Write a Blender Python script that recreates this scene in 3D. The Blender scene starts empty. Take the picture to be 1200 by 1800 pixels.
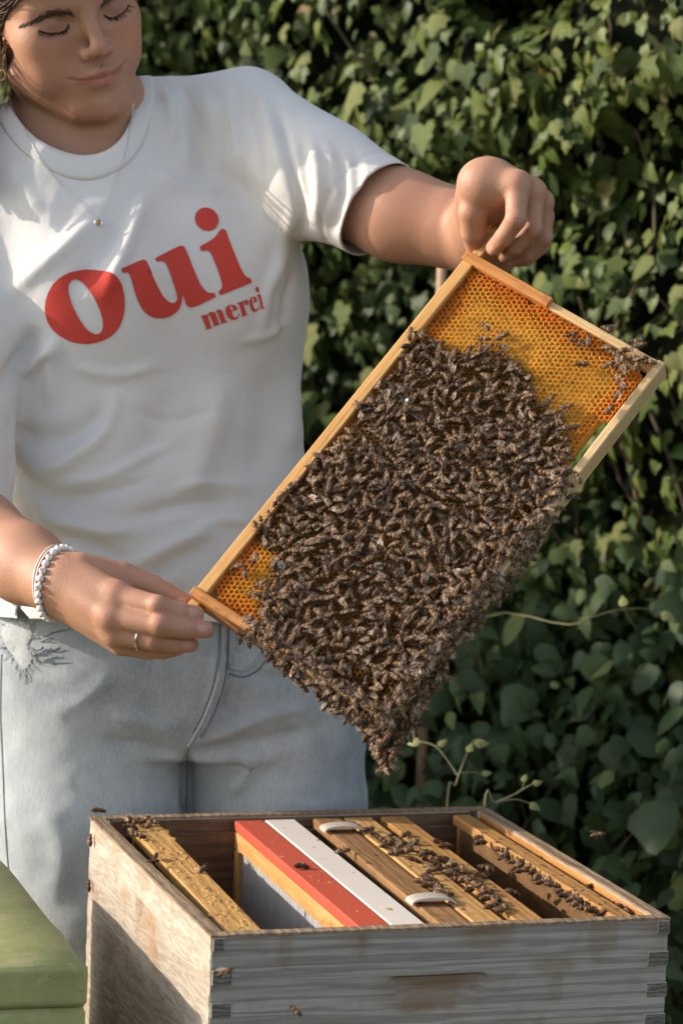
import bpy, bmesh, math, random
import numpy as np
from mathutils import Vector, Matrix
from mathutils.bvhtree import BVHTree
R = math.radians
rng = np.random.default_rng(7)
random.seed(7)

# ------------------------------------------------------------------ camera, sky, sun, exposure
scene = bpy.context.scene
C = scene.collection
CAM = np.array([0.0, 0.0, 1.32]); PITCH, ROLL, FPX = R(5.92), R(2.31), 5000.0
_f0 = np.array([0, math.cos(PITCH), -math.sin(PITCH)]); _u0 = np.array([0, math.sin(PITCH), math.cos(PITCH)]); _r0 = np.array([1.0, 0, 0])
RT = math.cos(ROLL) * _r0 + math.sin(ROLL) * _u0
UP = -math.sin(ROLL) * _r0 + math.cos(ROLL) * _u0
FW = _f0
cd = bpy.data.cameras.new('camera'); cam = bpy.data.objects.new('camera', cd); C.objects.link(cam)
cd.sensor_fit = 'VERTICAL'; cd.sensor_height = 36.0; cd.sensor_width = 24.0; cd.lens = FPX / 1800 * 36.0
cd.clip_start = 0.05; cd.clip_end = 2000
cd.dof.use_dof = True; cd.dof.focus_distance = 2.62; cd.dof.aperture_fstop = 7.8
cam.matrix_world = Matrix(((RT[0], UP[0], -FW[0], CAM[0]), (RT[1], UP[1], -FW[1], CAM[1]), (RT[2], UP[2], -FW[2], CAM[2]), (0, 0, 0, 1)))
scene.camera = cam

SUN_EL, SUN_AZ = R(22), R(-87.5)          # azimuth from +Y towards +X
world = bpy.data.worlds.new('World'); scene.world = world; world.use_nodes = True
wn = world.node_tree; bg = wn.nodes['Background']
sky = wn.nodes.new('ShaderNodeTexSky'); sky.sky_type = 'NISHITA'; sky.sun_disc = False
sky.sun_elevation = SUN_EL; sky.sun_rotation = SUN_AZ; sky.air_density = 1.0; sky.dust_density = 1.6; sky.ozone_density = 1.0
hs = wn.nodes.new('ShaderNodeHueSaturation'); hs.inputs['Saturation'].default_value = 0.55; wn.links.new(sky.outputs[0], hs.inputs['Color'])   # hazy, paler sky
wn.links.new(hs.outputs[0], bg.inputs[0]); bg.inputs[1].default_value = 0.15
sd = bpy.data.lights.new('sun', 'SUN'); sun = bpy.data.objects.new('sun', sd); C.objects.link(sun)
sd.energy = 2.8; sd.angle = R(0.6); sd.color = (1.0, 0.88, 0.74)
sdir = Vector((math.sin(SUN_AZ) * math.cos(SUN_EL), math.cos(SUN_AZ) * math.cos(SUN_EL), math.sin(SUN_EL)))
sun.rotation_euler = (-sdir).to_track_quat('-Z', 'Y').to_euler(); sun.location = (-4, 1, 4)
vs = scene.view_settings
vs.view_transform = 'Standard'; vs.look = 'None'; vs.gamma = 1.0; vs.use_curve_mapping = False; vs.exposure = 0.92
scene.cycles.max_bounces = 8; scene.cycles.transparent_max_bounces = 12
scene.cycles.use_denoising = True

# ------------------------------------------------------------------ helpers
def cp(px, py, z):                       # metric point in the camera-aligned frame (right, up, depth)
    return np.array([(px - 600) * z / FPX, (900 - py) * z / FPX, z])
def c2w(p):                              # that frame to the world
    p = np.asarray(p, float)
    return CAM + p[..., 0:1] * RT + p[..., 1:2] * UP + p[..., 2:3] * FW
def w2c(p):
    d = np.asarray(p, float) - CAM
    return np.stack([d @ RT, d @ UP, d @ FW], -1)
def wp(px, py, z): return c2w(cp(px, py, z))
def c2px(q): return np.stack([600 + FPX * q[..., 0] / q[..., 2], 900 - FPX * q[..., 1] / q[..., 2]], -1)

def new_mesh(name, verts, faces, smooth=False, cols=None, mats=None, midx=None):
    me = bpy.data.meshes.new(name)
    verts = np.asarray(verts, np.float32).reshape(-1, 3)
    if isinstance(faces, np.ndarray) and faces.ndim == 2:
        n, k = faces.shape
        me.vertices.add(len(verts)); me.vertices.foreach_set('co', verts.ravel())
        me.loops.add(n * k); me.loops.foreach_set('vertex_index', faces.astype(np.int32).ravel())
        me.polygons.add(n); me.polygons.foreach_set('loop_start', np.arange(n, dtype=np.int32) * k)
    else:
        me.from_pydata(verts.tolist(), [], [tuple(int(i) for i in f) for f in faces])
    if midx is not None: me.polygons.foreach_set('material_index', np.asarray(midx, np.int32))
    if smooth: me.polygons.foreach_set('use_smooth', np.ones(len(me.polygons), bool))
    if cols is not None:
        cols = np.asarray(cols, np.float32)
        at = me.color_attributes.new('Col', 'FLOAT_COLOR', 'POINT')
        at.data.foreach_set('color', np.concatenate([cols, np.ones((len(cols), 1), np.float32)], 1).ravel())
    for m in (mats or []): me.materials.append(m)
    me.update(calc_edges=True)
    return me
def link(name, me, parent=None):
    o = bpy.data.objects.new(name, me); C.objects.link(o)
    if parent is not None: o.parent = parent
    return o
def obj(name, verts, faces, mat, parent=None, smooth=False, cols=None, midx=None):
    mats = mat if isinstance(mat, (list, tuple)) else [mat]
    return link(name, new_mesh(name, verts, faces, smooth, cols, mats, midx), parent)
def empty(name, loc=(0, 0, 0), rz=0.0):
    o = bpy.data.objects.new(name, None); C.objects.link(o); o.location = loc; o.rotation_euler = (0, 0, rz)
    o.empty_display_size = 0.05
    return o
def tag(o, label=None, cat=None, group=None, kind=None):
    if label: o['label'] = label
    if cat: o['category'] = cat
    if group: o['group'] = group
    if kind: o['kind'] = kind
    return o

class MB:                                # collects pieces into one mesh
    def __init__(s): s.v = []; s.f = []; s.m = []; s.n = 0; s.c = []
    def add(s, v, f, m=0, c=None):
        v = np.asarray(v, float).reshape(-1, 3)
        s.v.append(v); s.f += [tuple(int(i) + s.n for i in q) for q in f]; s.m += [m] * len(f); s.n += len(v)
        s.c.append(np.tile(np.asarray(c if c is not None else (1, 1, 1), float), (len(v), 1)) if c is None or np.ndim(c) == 1 else c)
        return s
    def build(s, name, mat, parent=None, smooth=False, cols=False):
        return obj(name, np.concatenate(s.v), s.f, mat, parent, smooth, np.concatenate(s.c) if cols else None, s.m)

def cbox(lo, hi, b=0.0015):              # chamfered box: 24 vertices
    lo = np.array(lo, float); hi = np.array(hi, float); b = min(b, 0.45 * (hi - lo).min())
    v = []; idx = {}
    for sx in (0, 1):
        for sy in (0, 1):
            for sz in (0, 1):
                c = np.where([sx, sy, sz], hi, lo); s = np.where([sx, sy, sz], -1, 1) * b
                for a in range(3):
                    p = c + s; p[a] = c[a]
                    idx[(sx, sy, sz, a)] = len(v); v.append(p)
    f = []
    for a in range(3):
        o1, o2 = [(1, 2), (2, 0), (0, 1)][a]
        for s in (0, 1):
            q = []
            for (i, j) in ((0, 0), (1, 0), (1, 1), (0, 1)):
                k = [0, 0, 0]; k[a] = s; k[o1] = i; k[o2] = j; q.append(idx[(*k, a)])
            f.append(q if s else q[::-1])
    for a in range(3):                   # edge faces along axis a
        o1, o2 = [(1, 2), (2, 0), (0, 1)][a]
        for i in (0, 1):
            for j in (0, 1):
                k0 = [0, 0, 0]; k0[o1] = i; k0[o2] = j; k1 = list(k0); k1[a] = 1
                q = [idx[(*k0, o1)], idx[(*k1, o1)], idx[(*k1, o2)], idx[(*k0, o2)]]
                f.append(q if (i ^ j) else q[::-1])
    for sx in (0, 1):
        for sy in (0, 1):
            for sz in (0, 1):
                q = [idx[(sx, sy, sz, a)] for a in range(3)]
                f.append(q if (sx + sy + sz) % 2 else q[::-1])
    return np.array(v), f

def tube(pts, rad, n=6, cap=True):       # tube along a polyline
    pts = np.asarray(pts, float); m = len(pts); rad = np.broadcast_to(np.asarray(rad, float), (m,))
    t = np.gradient(pts, axis=0); t /= np.linalg.norm(t, axis=1, keepdims=True) + 1e-12
    ref = np.array([0.13, 0.31, 0.94]);
    if abs(t[0] @ ref) > 0.9: ref = np.array([0.9, 0.2, 0.1])
    u = np.cross(t[0], ref); u /= np.linalg.norm(u); V = []
    for i in range(m):
        u = u - t[i] * (u @ t[i]); u /= np.linalg.norm(u) + 1e-12; w = np.cross(t[i], u)
        for k in range(n):
            a = 2 * math.pi * k / n; V.append(pts[i] + rad[i] * (math.cos(a) * u + math.sin(a) * w))
    F = [(i * n + k, i * n + (k + 1) % n, (i + 1) * n + (k + 1) % n, (i + 1) * n + k) for i in range(m - 1) for k in range(n)]
    if cap: F += [tuple(range(n))[::-1], tuple((m - 1) * n + k for k in range(n))]
    return np.array(V), F

def spline(pts, n=8, closed=False):      # Catmull-Rom
    p = np.asarray(pts, float); m = len(p)
    g = (lambda i: p[i % m]) if closed else (lambda i: p[min(max(i, 0), m - 1)])
    out = []
    for i in range(m if closed else m - 1):
        a, b, c, d = g(i - 1), g(i), g(i + 1), g(i + 2)
        for k in range(n):
            t = k / n
            out.append(0.5 * (2 * b + (c - a) * t + (2 * a - 5 * b + 4 * c - d) * t * t + (-a + 3 * b - 3 * c + d) * t ** 3))
    if not closed: out.append(p[-1])
    return np.array(out)

# value noise in numpy
def vnoise(p, seed=0):
    p = np.asarray(p, float); i = np.floor(p).astype(np.int64); f = p - i; f = f * f * (3 - 2 * f)
    def h(ix, iy, iz):
        n = (ix * 374761393 + iy * 668265263 + iz * 2147483647 + seed * 1274126177) & 0x7fffffff
        n = ((n ^ (n >> 13)) * 1274126177) & 0x7fffffff
        return ((n ^ (n >> 16)) & 0xffff) / 65535.0
    r = 0
    for dx in (0, 1):
        for dy in (0, 1):
            for dz in (0, 1):
                w = (f[..., 0] if dx else 1 - f[..., 0]) * (f[..., 1] if dy else 1 - f[..., 1]) * (f[..., 2] if dz else 1 - f[..., 2])
                r = r + w * h(i[..., 0] + dx, i[..., 1] + dy, i[..., 2] + dz)
    return r * 2 - 1
def sstep(a, b, x):
    t = np.clip((x - a) / (b - a), 0, 1); return t * t * (3 - 2 * t)

# ------------------------------------------------------------------ materials
class NT:
    def __init__(s, name):
        s.m = bpy.data.materials.new(name); s.m.use_nodes = True; s.t = s.m.node_tree; s.n = s.t.nodes
        s.bsdf = s.n['Principled BSDF']; s.out = s.n['Material Output']
        s.co = s.n.new('ShaderNodeTexCoord')
    def node(s, ty, **kw):
        n = s.n.new(ty)
        for k, v in kw.items():
            if k.startswith('i_'):
                key = k[2:]; n.inputs[int(key) if key.isdigit() else key.replace('_', ' ')].default_value = v
            else: setattr(n, k, v)
        return n
    def l(s, a, b): s.t.links.new(a, b)
    def mapping(s, scale=(1, 1, 1), rot=(0, 0, 0), loc=(0, 0, 0), src='Object', rnd=False):
        m = s.node('ShaderNodeMapping'); m.inputs['Scale'].default_value = scale; m.inputs['Rotation'].default_value = rot; m.inputs['Location'].default_value = loc
        s.l(s.co.outputs[src], m.inputs[0])
        if rnd:
            oi = s.node('ShaderNodeObjectInfo'); mu = s.node('ShaderNodeMath', operation='MULTIPLY', i_1=37.0)
            s.l(oi.outputs['Random'], mu.inputs[0]); cx = s.node('ShaderNodeCombineXYZ')
            for k in range(3): s.l(mu.outputs[0], cx.inputs[k])
            s.l(cx.outputs[0], m.inputs['Location'])
        return m.outputs[0]
    def noise(s, vec, scale=5, detail=4, rough=0.55, dist=0.0):
        n = s.node('ShaderNodeTexNoise'); n.inputs['Scale'].default_value = scale; n.inputs['Detail'].default_value = detail
        n.inputs['Roughness'].default_value = rough; n.inputs['Distortion'].default_value = dist
        if vec is not None: s.l(vec, n.inputs['Vector'])
        return n.outputs[0]
    def wave(s, vec, scale=5, dist=3, detail=2, dscale=1.0, direction='X'):
        n = s.node('ShaderNodeTexWave', wave_type='BANDS', bands_direction=direction)
        n.inputs['Scale'].default_value = scale; n.inputs['Distortion'].default_value = dist; n.inputs['Detail'].default_value = detail; n.inputs['Detail Scale'].default_value = dscale
        s.l(vec, n.inputs['Vector']); return n.outputs[1]
    def ramp(s, fac, stops):
        n = s.node('ShaderNodeValToRGB'); e = n.color_ramp.elements
        while len(e) < len(stops): e.new(0.5)
        for el, (p, c) in zip(e, stops): el.position = p; el.color = (*c, 1) if len(c) == 3 else c
        s.l(fac, n.inputs[0]); return n.outputs[0]
    def mix(s, fac, a, b, mode='MIX'):
        n = s.node('ShaderNodeMix', data_type='RGBA', blend_type=mode)
        for sock, v in ((n.inputs[0], fac), (n.inputs[6], a), (n.inputs[7], b)):
            if isinstance(v, (int, float)): sock.default_value = v
            elif isinstance(v, tuple): sock.default_value = (*v, 1) if len(v) == 3 else v
            else: s.l(v, sock)
        return n.outputs[2]
    def math(s, op, a, b=0.0, clamp=False):
        n = s.node('ShaderNodeMath', operation=op); n.use_clamp = clamp
        for k, v in ((0, a), (1, b)):
            if isinstance(v, (int, float)): n.inputs[k].default_value = v
            else: s.l(v, n.inputs[k])
        return n.outputs[0]
    def bump(s, h, strength=0.3, dist=0.001):
        n = s.node('ShaderNodeBump'); n.inputs['Strength'].default_value = strength; n.inputs['Distance'].default_value = dist
        s.l(h, n.inputs['Height']); s.l(n.outputs[0], s.bsdf.inputs['Normal']); return n
    def set(s, **kw):
        for k, v in kw.items():
            sock = s.bsdf.inputs[k.replace('_', ' ')]
            if isinstance(v, (int, float)): sock.default_value = v
            elif isinstance(v, tuple): sock.default_value = (*v, 1) if len(v) == 3 and sock.type == 'RGBA' else v
            else: s.l(v, sock)
        return s

def wood_mat(name, light, dark, axis='Y', ring=60, rough=0.65, stain=(0.12, 0.07, 0.035), stain_amt=0.35, stretch=14, bump=0.35, line=0.5, rnd=True, stain_scale=14, attr=None, wsc=.55, wdist=6.0):
    """grain runs along the local axis"""
    n = NT(name); sc = {'X': (1 / stretch, 1, 1), 'Y': (1, 1 / stretch, 1), 'Z': (1, 1, 1 / stretch)}[axis]
    v = n.mapping(scale=sc, rnd=rnd); v2 = n.mapping(scale=(1, 1, 1))
    big = n.noise(v, 9, 2, 0.5, 0.4)
    rings = n.noise(v, ring, 3, 0.6, 0.8)
    wv = n.wave(v, ring * wsc, wdist, 3, 3.5, direction={'X': 'Z', 'Y': 'X', 'Z': 'X'}[axis])
    fine = n.noise(v, 420, 3, 0.7)
    c = n.mix(n.ramp(big, [(0.3, (0, 0, 0)), (0.72, (1, 1, 1))]), light, tuple(0.62 * a + 0.38 * b for a, b in zip(light, dark)))
    c = n.mix(n.math('MULTIPLY', n.ramp(wv, [(0.25, (0, 0, 0)), (0.95, (1, 1, 1))]), line), c, dark)
    c = n.mix(n.math('MULTIPLY', n.ramp(rings, [(0.45, (0, 0, 0)), (0.75, (1, 1, 1))]), 0.35), c, dark)
    c = n.mix(n.math('MULTIPLY', n.ramp(fine, [(0.5, (0, 0, 0)), (0.8, (1, 1, 1))]), 0.3), c, tuple(0.6 * x for x in dark))
    st = n.noise(v2, stain_scale, 5, 0.65, 0.6)
    c = n.mix(n.math('MULTIPLY', n.ramp(st, [(0.52, (0, 0, 0)), (0.72, (1, 1, 1))]), stain_amt), c, stain)
    if attr:                              # grime painted where hands and bees wear the board
        a = n.node('ShaderNodeVertexColor'); a.layer_name = 'Col'; sp = n.node('ShaderNodeSeparateColor'); n.l(a.outputs[0], sp.inputs[0])
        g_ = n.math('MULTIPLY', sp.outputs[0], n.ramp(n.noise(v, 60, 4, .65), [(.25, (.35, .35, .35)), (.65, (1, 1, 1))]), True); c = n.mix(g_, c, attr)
        c = n.mix(n.math('MULTIPLY', n.ramp(n.noise(v2, 130, 3, .7), [(.70, (0, 0, 0)), (.74, (1, 1, 1))]), .7), c, (0.16, 0.06, 0.03))
    n.set(Base_Color=c, Roughness=rough, Specular_IOR_Level=0.25)
    n.bump(n.math('ADD', n.math('MULTIPLY', wv, 0.5), n.math('ADD', rings, fine)), bump, 0.0012)
    return n.m
def plain_mat(name, col, rough=0.5, metal=0.0, var=0.0, vscale=60, spec=0.4, bump=0.0, bscale=200):
    n = NT(name); v = n.mapping()
    if var: c = n.mix(n.math('MULTIPLY', n.noise(v, vscale, 4, 0.6), 1.0), tuple(x * (1 - var) for x in col), tuple(min(1, x * (1 + var)) for x in col))
    else: c = col
    n.set(Base_Color=c, Roughness=rough, Metallic=metal, Specular_IOR_Level=spec)
    if bump: n.bump(n.noise(v, bscale, 4, 0.6), bump, 0.001)
    return n.m
# ------------------------------------------------------------------ ground
def ground_material():
    n = NT('ground_soil'); v = n.mapping()
    c = n.mix(n.ramp(n.noise(v, 1.3, 6, 0.6), [(0.35, (0, 0, 0)), (0.65, (1, 1, 1))]), (0.05, 0.075, 0.02), (0.10, 0.075, 0.045))
    c = n.mix(n.ramp(n.noise(v, 40, 4, 0.6), [(0.4, (0, 0, 0)), (0.7, (1, 1, 1))]), c, (0.04, 0.055, 0.018))
    n.set(Base_Color=c, Roughness=0.95, Specular_IOR_Level=0.1); n.bump(n.noise(v, 60, 5, 0.7), 0.8, 0.02); return n.m
g = []
for r in (0, .8, 1.6, 3, 6, 14, 40, 120, 400, 900):
    for k in range(24):
        a = k * math.pi / 12; x, y = r * math.cos(a), 2.8 + r * math.sin(a)
        g.append((x, y, 0.02 * math.sin(3.1 * x) * math.cos(2.3 * y) * (0 if r == 0 else 1) - 0.01))
gf = [(i * 24 + k, (i + 1) * 24 + k, (i + 1) * 24 + (k + 1) % 24, i * 24 + (k + 1) % 24) for i in range(9) for k in range(24)]
tag(obj('ground', g, gf, ground_material(), smooth=True), kind='structure')

# ------------------------------------------------------------------ hive box
BO = np.array([-0.095, 2.34, 0.713]); BYAW = R(17.69); BW, BD, BH = 0.42, 0.474, 0.42
E1 = np.array([math.cos(BYAW), math.sin(BYAW), 0]); E2 = np.array([-math.sin(BYAW), math.cos(BYAW), 0])
def hive(x, y, z):                       # hive-local (z measured down from the rim as negative) to world
    return BO + x * E1 + y * E2 + np.array([0, 0, z])
def on_plane(px, py, z):
    d = RT * (px - 600) / FPX + UP * (900 - py) / FPX + FW
    return CAM + d * ((z - CAM[2]) / d[2])
def to_hive(p):
    d = np.asarray(p) - BO; return d @ E1, d @ E2, d[2]

WEATHERED = wood_mat('weathered_wood', (0.44, 0.405, 0.36), (0.15, 0.135, 0.12), 'X', 34, 0.8, (0.17, 0.105, 0.055), 0.55, 24, 0.5, 0.55, rnd=False, stain_scale=9, attr=(0.19, 0.105, 0.05), wsc=.9, wdist=9.0)
WEATHERED_SIDE = wood_mat('weathered_wood_side', (0.52, 0.46, 0.385), (0.27, 0.21, 0.155), 'Y', 30, 0.8, (0.26, 0.17, 0.10), 0.30, 8, 0.45, 0.55, rnd=False, stain_scale=9, attr=(0.30, 0.19, 0.11), wsc=1.1, wdist=16.0)
RIM = wood_mat('rim_wood', (0.34, 0.25, 0.165), (0.13, 0.08, 0.045), 'Y', 60, 0.75, (0.06, 0.03, 0.015), 0.6, 8, 0.6, 0.5, stain_scale=40)
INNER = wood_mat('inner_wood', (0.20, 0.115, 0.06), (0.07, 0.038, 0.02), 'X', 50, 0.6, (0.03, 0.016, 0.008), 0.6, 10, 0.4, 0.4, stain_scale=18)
INNER_LIT = wood_mat('inner_lit_wood', (0.56, 0.29, 0.095), (0.30, 0.12, 0.035), 'Y', 50, 0.5, (0.16, 0.06, 0.02), 0.5, 10, 0.4, 0.4, stain_scale=30)  # orange of the sunlit right wall is put into this wood colour
ENDGRAIN = wood_mat('end_grain_wood', (0.23, 0.205, 0.18), (0.08, 0.07, 0.06), 'X', 140, 0.85, (0.06, 0.05, 0.04), 0.4, 3, 0.8, 0.7, stain_scale=60)

hb = empty('hive_box', hive(0, 0, -BH), BYAW)
tag(hb, 'open weathered grey wooden hive box with finger-jointed corners and hanging frames inside', 'hive box')
TH, OUT = 0.020, 0.0125
def scoop(u, v, u0, u1, v0, v1):         # hand hold: sharp upper edge v0, runs out towards v1 below
    a = np.clip((u - u0) / (u1 - u0), 0, 1); b = np.clip((v0 - v) / (v0 - v1), 0, 1)
    w = np.sqrt(np.clip(1 - (2 * a - 1) ** 2, 0, 1)); prof = sstep(0, 0.10, b) * (1 - b / np.maximum(w, 0.05)) 
    return 0.0080 * np.clip(prof, 0, 1) * sstep(0, 0.12, a) * sstep(0, 0.12, 1 - a)
def board(name, axis, s0, s1, mat, hold):
    """outer board with a carved hand hold; axis X = front wall, Y = left wall; depth measured inwards"""
    nu, nz = 110, 84
    zz = BH - (1 - np.linspace(1, 0, nz)) ** 1.6 * BH
    U, Z = np.meshgrid(np.linspace(s0, s1, nu), zz, indexing='ij')
    Dp = scoop(U, Z - BH, *hold) + 0.0005 * vnoise(np.stack([U * 30, Z * 160, 0 * U], -1), 3) + 0.0006 * (1 + vnoise(np.stack([U * 12, Z * 12, 0 * U + 4], -1), 5))
    D2 = np.full_like(U, OUT); a_ = (U - hold[0]) / (hold[1] - hold[0]); b_ = (hold[2] - (Z - BH)) / (hold[2] - hold[3])
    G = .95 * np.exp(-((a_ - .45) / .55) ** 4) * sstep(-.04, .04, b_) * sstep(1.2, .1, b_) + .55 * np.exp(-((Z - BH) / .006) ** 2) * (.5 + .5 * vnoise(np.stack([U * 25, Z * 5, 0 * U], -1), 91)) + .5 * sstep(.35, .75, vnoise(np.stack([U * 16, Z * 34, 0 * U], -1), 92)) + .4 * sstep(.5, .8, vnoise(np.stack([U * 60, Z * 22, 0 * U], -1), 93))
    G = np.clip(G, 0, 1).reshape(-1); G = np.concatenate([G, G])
    P = (lambda u, d, z: np.stack([u, d, z], -1)) if axis == 'X' else (lambda u, d, z: np.stack([d, u, z], -1))
    V = np.concatenate([P(U, Dp, Z).reshape(-1, 3), P(U, D2, Z).reshape(-1, 3)])
    idx = np.arange(nu * nz).reshape(nu, nz); N = nu * nz; F = []
    a, b, c, d = idx[:-1, :-1], idx[1:, :-1], idx[1:, 1:], idx[:-1, 1:]
    q = np.stack([a, d, c, b], -1).reshape(-1, 4)
    if axis == 'Y': q = q[:, ::-1]
    F += [tuple(x) for x in q]
    edge = list(idx[:, 0]) + list(idx[-1, 1:]) + list(idx[-2::-1, -1]) + list(idx[0, -2:0:-1])
    for i in range(len(edge)):
        e, g2 = edge[i], edge[(i + 1) % len(edge)]
        t = (e, g2, g2 + N, e + N); F.append(t if axis == 'X' else t[::-1])
    return obj(name, V, F, mat, hb, cols=np.stack([G, G, G], -1))
INN = BH - 0.0128
fw_ = board('front_wall', 'X', .0016, BW - .0016, WEATHERED, (.158, .252, -.0395, -.075))
lw_ = board('left_wall', 'Y', .0022, BD - .0022, WEATHERED_SIDE, (.19, .275, -.030, -.085))
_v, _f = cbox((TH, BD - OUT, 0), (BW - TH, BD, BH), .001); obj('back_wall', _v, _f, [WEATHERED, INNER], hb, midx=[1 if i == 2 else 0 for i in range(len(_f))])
_v, _f = cbox((BW - OUT, TH, 0), (BW, BD - TH, BH), .001); obj('right_wall', _v, _f, [WEATHERED_SIDE, INNER_LIT], hb, midx=[1 if i == 0 else 0 for i in range(len(_f))])
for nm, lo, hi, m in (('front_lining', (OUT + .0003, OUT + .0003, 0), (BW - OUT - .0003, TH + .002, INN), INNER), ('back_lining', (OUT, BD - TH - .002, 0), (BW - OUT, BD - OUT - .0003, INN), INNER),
                      ('left_lining', (OUT + .0003, TH + .0025, 0), (TH, BD - TH - .0025, INN), INNER), ('right_lining', (BW - TH, TH + .0025, 0), (BW - OUT - .0003, BD - TH - .0025, INN), INNER_LIT)):
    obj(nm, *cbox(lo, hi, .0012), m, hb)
def rim_strip(lo, hi, nm='rim', wob=1):
    """top edge: dirty and slightly chewed"""
    L = 0 if hi[0] - lo[0] > hi[1] - lo[1] else 1; n = 60; V = []; F = []
    for i in range(n + 1):
        t = lo[L] + (hi[L] - lo[L]) * i / n
        j = 0.0004 * vnoise(np.array([[t * 90, lo[0] * 50, 1.3]]))[0] * wob; k = 0.0006 * vnoise(np.array([[t * 140, 7.1, lo[1] * 40]]))[0] * wob
        for (a, z) in ((lo[1 - L], lo[2]), (hi[1 - L] + j, lo[2]), (hi[1 - L] + j, hi[2] + k * .4), (lo[1 - L], hi[2] + k)):
            V.append((t, a, z) if L == 0 else (a, t, z))
    for i in range(n):
        for k in range(4): F.append((4 * i + k, 4 * i + (k + 1) % 4, 4 * i + 4 + (k + 1) % 4, 4 * i + 4 + k))
    F += [(3, 2, 1, 0), tuple(4 * n + k for k in range(4))]
    return obj(nm, V, F, RIM, hb)
rt0, rt1 = BH + .0002, BH + .0024
rim_strip((0, .0005, rt0), (BW, OUT, rt1)); rim_strip((0, BD - OUT, rt0), (BW, BD, rt1))
rim_strip((.0005, OUT + .0003, rt0), (OUT, BD - OUT - .0003, rt1)); rim_strip((BW - OUT, OUT + .0003, rt0), (BW, BD - OUT - .0003, rt1))
# finger joints: rows of end grain of the side walls between the fingers of the front and back walls
zt = BH
rows = [(BH - .0125, BH)]
z = BH - .0275
while z > 0.03: rows.append((z - .0138, z)); z -= .0282
prev = BH
for (z0, z1) in rows:
    for cx, cy in ((0, 0), (BW - TH, 0), (0, BD - TH), (BW - TH, BD - TH)):
        w = 0.6 if z1 == BH else 1.0      # the top row shows only the outer leaf
        x0, x1 = (cx, cx + TH * w) if cx == 0 else (cx + TH * (1 - w), cx + TH)
        V, F = cbox((x0 + (.0022 if cx == 0 else 0), cy - (.0004 if cy == 0 else 0), z0 + .0003), (x1 - (0 if cx == 0 else .0004), cy + TH, z1 - .0003), .0005)
        obj('finger_joint', V, F, [WEATHERED_SIDE, ENDGRAIN], hb, midx=[1 if i in (2, 3) else 0 for i in range(len(F))])
    prev = z0
# stand below
st = empty('hive_stand', hive(0, 0, -.713), BYAW)
tag(st, 'low timber stand under the weathered hive box', 'stand')
POST = wood_mat('stand_wood', (0.25, 0.2, 0.15), (0.12, 0.09, 0.06), 'Z', 40)
for sx in (0.0, BW - .06):
    for sy in (0.0, BD - .06): obj('leg', *cbox((sx, sy, -.02), (sx + .06, sy + .06, .25), .003), POST, st)
for sy in (0.01, BD - .05): obj('rail', *cbox((-.02, sy, .25), (BW + .02, sy + .04, .292), .003), POST, st)

# ------------------------------------------------------------------ frames hanging in the hive
BAR_YELLOW = wood_mat('propolis_bar_wood', (0.60, 0.36, 0.12), (0.38, 0.18, 0.05), 'Y', 50, 0.45, (0.62, 0.42, 0.18), 0.7, 10, 0.5, 0.4, stain_scale=70)
BAR_TAN = wood_mat('tan_bar_wood', (0.60, 0.36, 0.14), (0.36, 0.18, 0.06), 'Y', 60, 0.55, (0.22, 0.10, 0.03), 0.45, 12, 0.4, 0.4, stain_scale=35)
BAR_TAN2 = wood_mat('tan_bar_wood_dark', (0.52, 0.28, 0.10), (0.28, 0.13, 0.04), 'Y', 60, 0.55, (0.20, 0.09, 0.03), 0.5, 12, 0.4, 0.4, stain_scale=35)
BAR_BROWN = wood_mat('brown_bar_wood', (0.34, 0.19, 0.085), (0.17, 0.085, 0.035), 'Y', 60, 0.6, (0.10, 0.05, 0.02), 0.5, 12, 0.4, 0.5, stain_scale=35)
ORANGE_WOOD = wood_mat('orange_wood', (0.72, 0.40, 0.15), (0.45, 0.20, 0.06), 'Y', 60, 0.5, (0.5, 0.2, 0.06), 0.4, 12, 0.3, 0.4, stain_scale=45)
COMB_DARK = plain_mat('old_comb_wax', (0.16, 0.085, 0.03), 0.6, 0, 0.4, 90, 0.4, 0.8, 180)
PROPOLIS = plain_mat('propolis_crumbs', (0.50, 0.27, 0.09), 0.4, 0, 0.6, 120, 0.5, 0.6, 400)
def paint(name, col, wear, amt=0.5):
    n = NT(name); v = n.mapping(); m = n.ramp(n.noise(v, 55, 6, 0.7), [(0.60, (0, 0, 0)), (0.68, (1, 1, 1))])
    c = n.mix(n.math('MULTIPLY', n.noise(v, 25, 3), 0.6), col, tuple(x * 0.8 for x in col))
    n.set(Base_Color=n.mix(n.math('MULTIPLY', m, amt), c, wear), Roughness=0.55, Specular_IOR_Level=0.35); n.bump(n.noise(v, 160, 4), 0.25, 0.001); return n.m
RED = paint('red_paint', (0.52, 0.085, 0.045), (0.30, 0.12, 0.07), .8); WHITE = paint('white_paint', (0.70, 0.64, 0.58), (0.62, 0.52, 0.42), 0.4)
TOP = -.002
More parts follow.
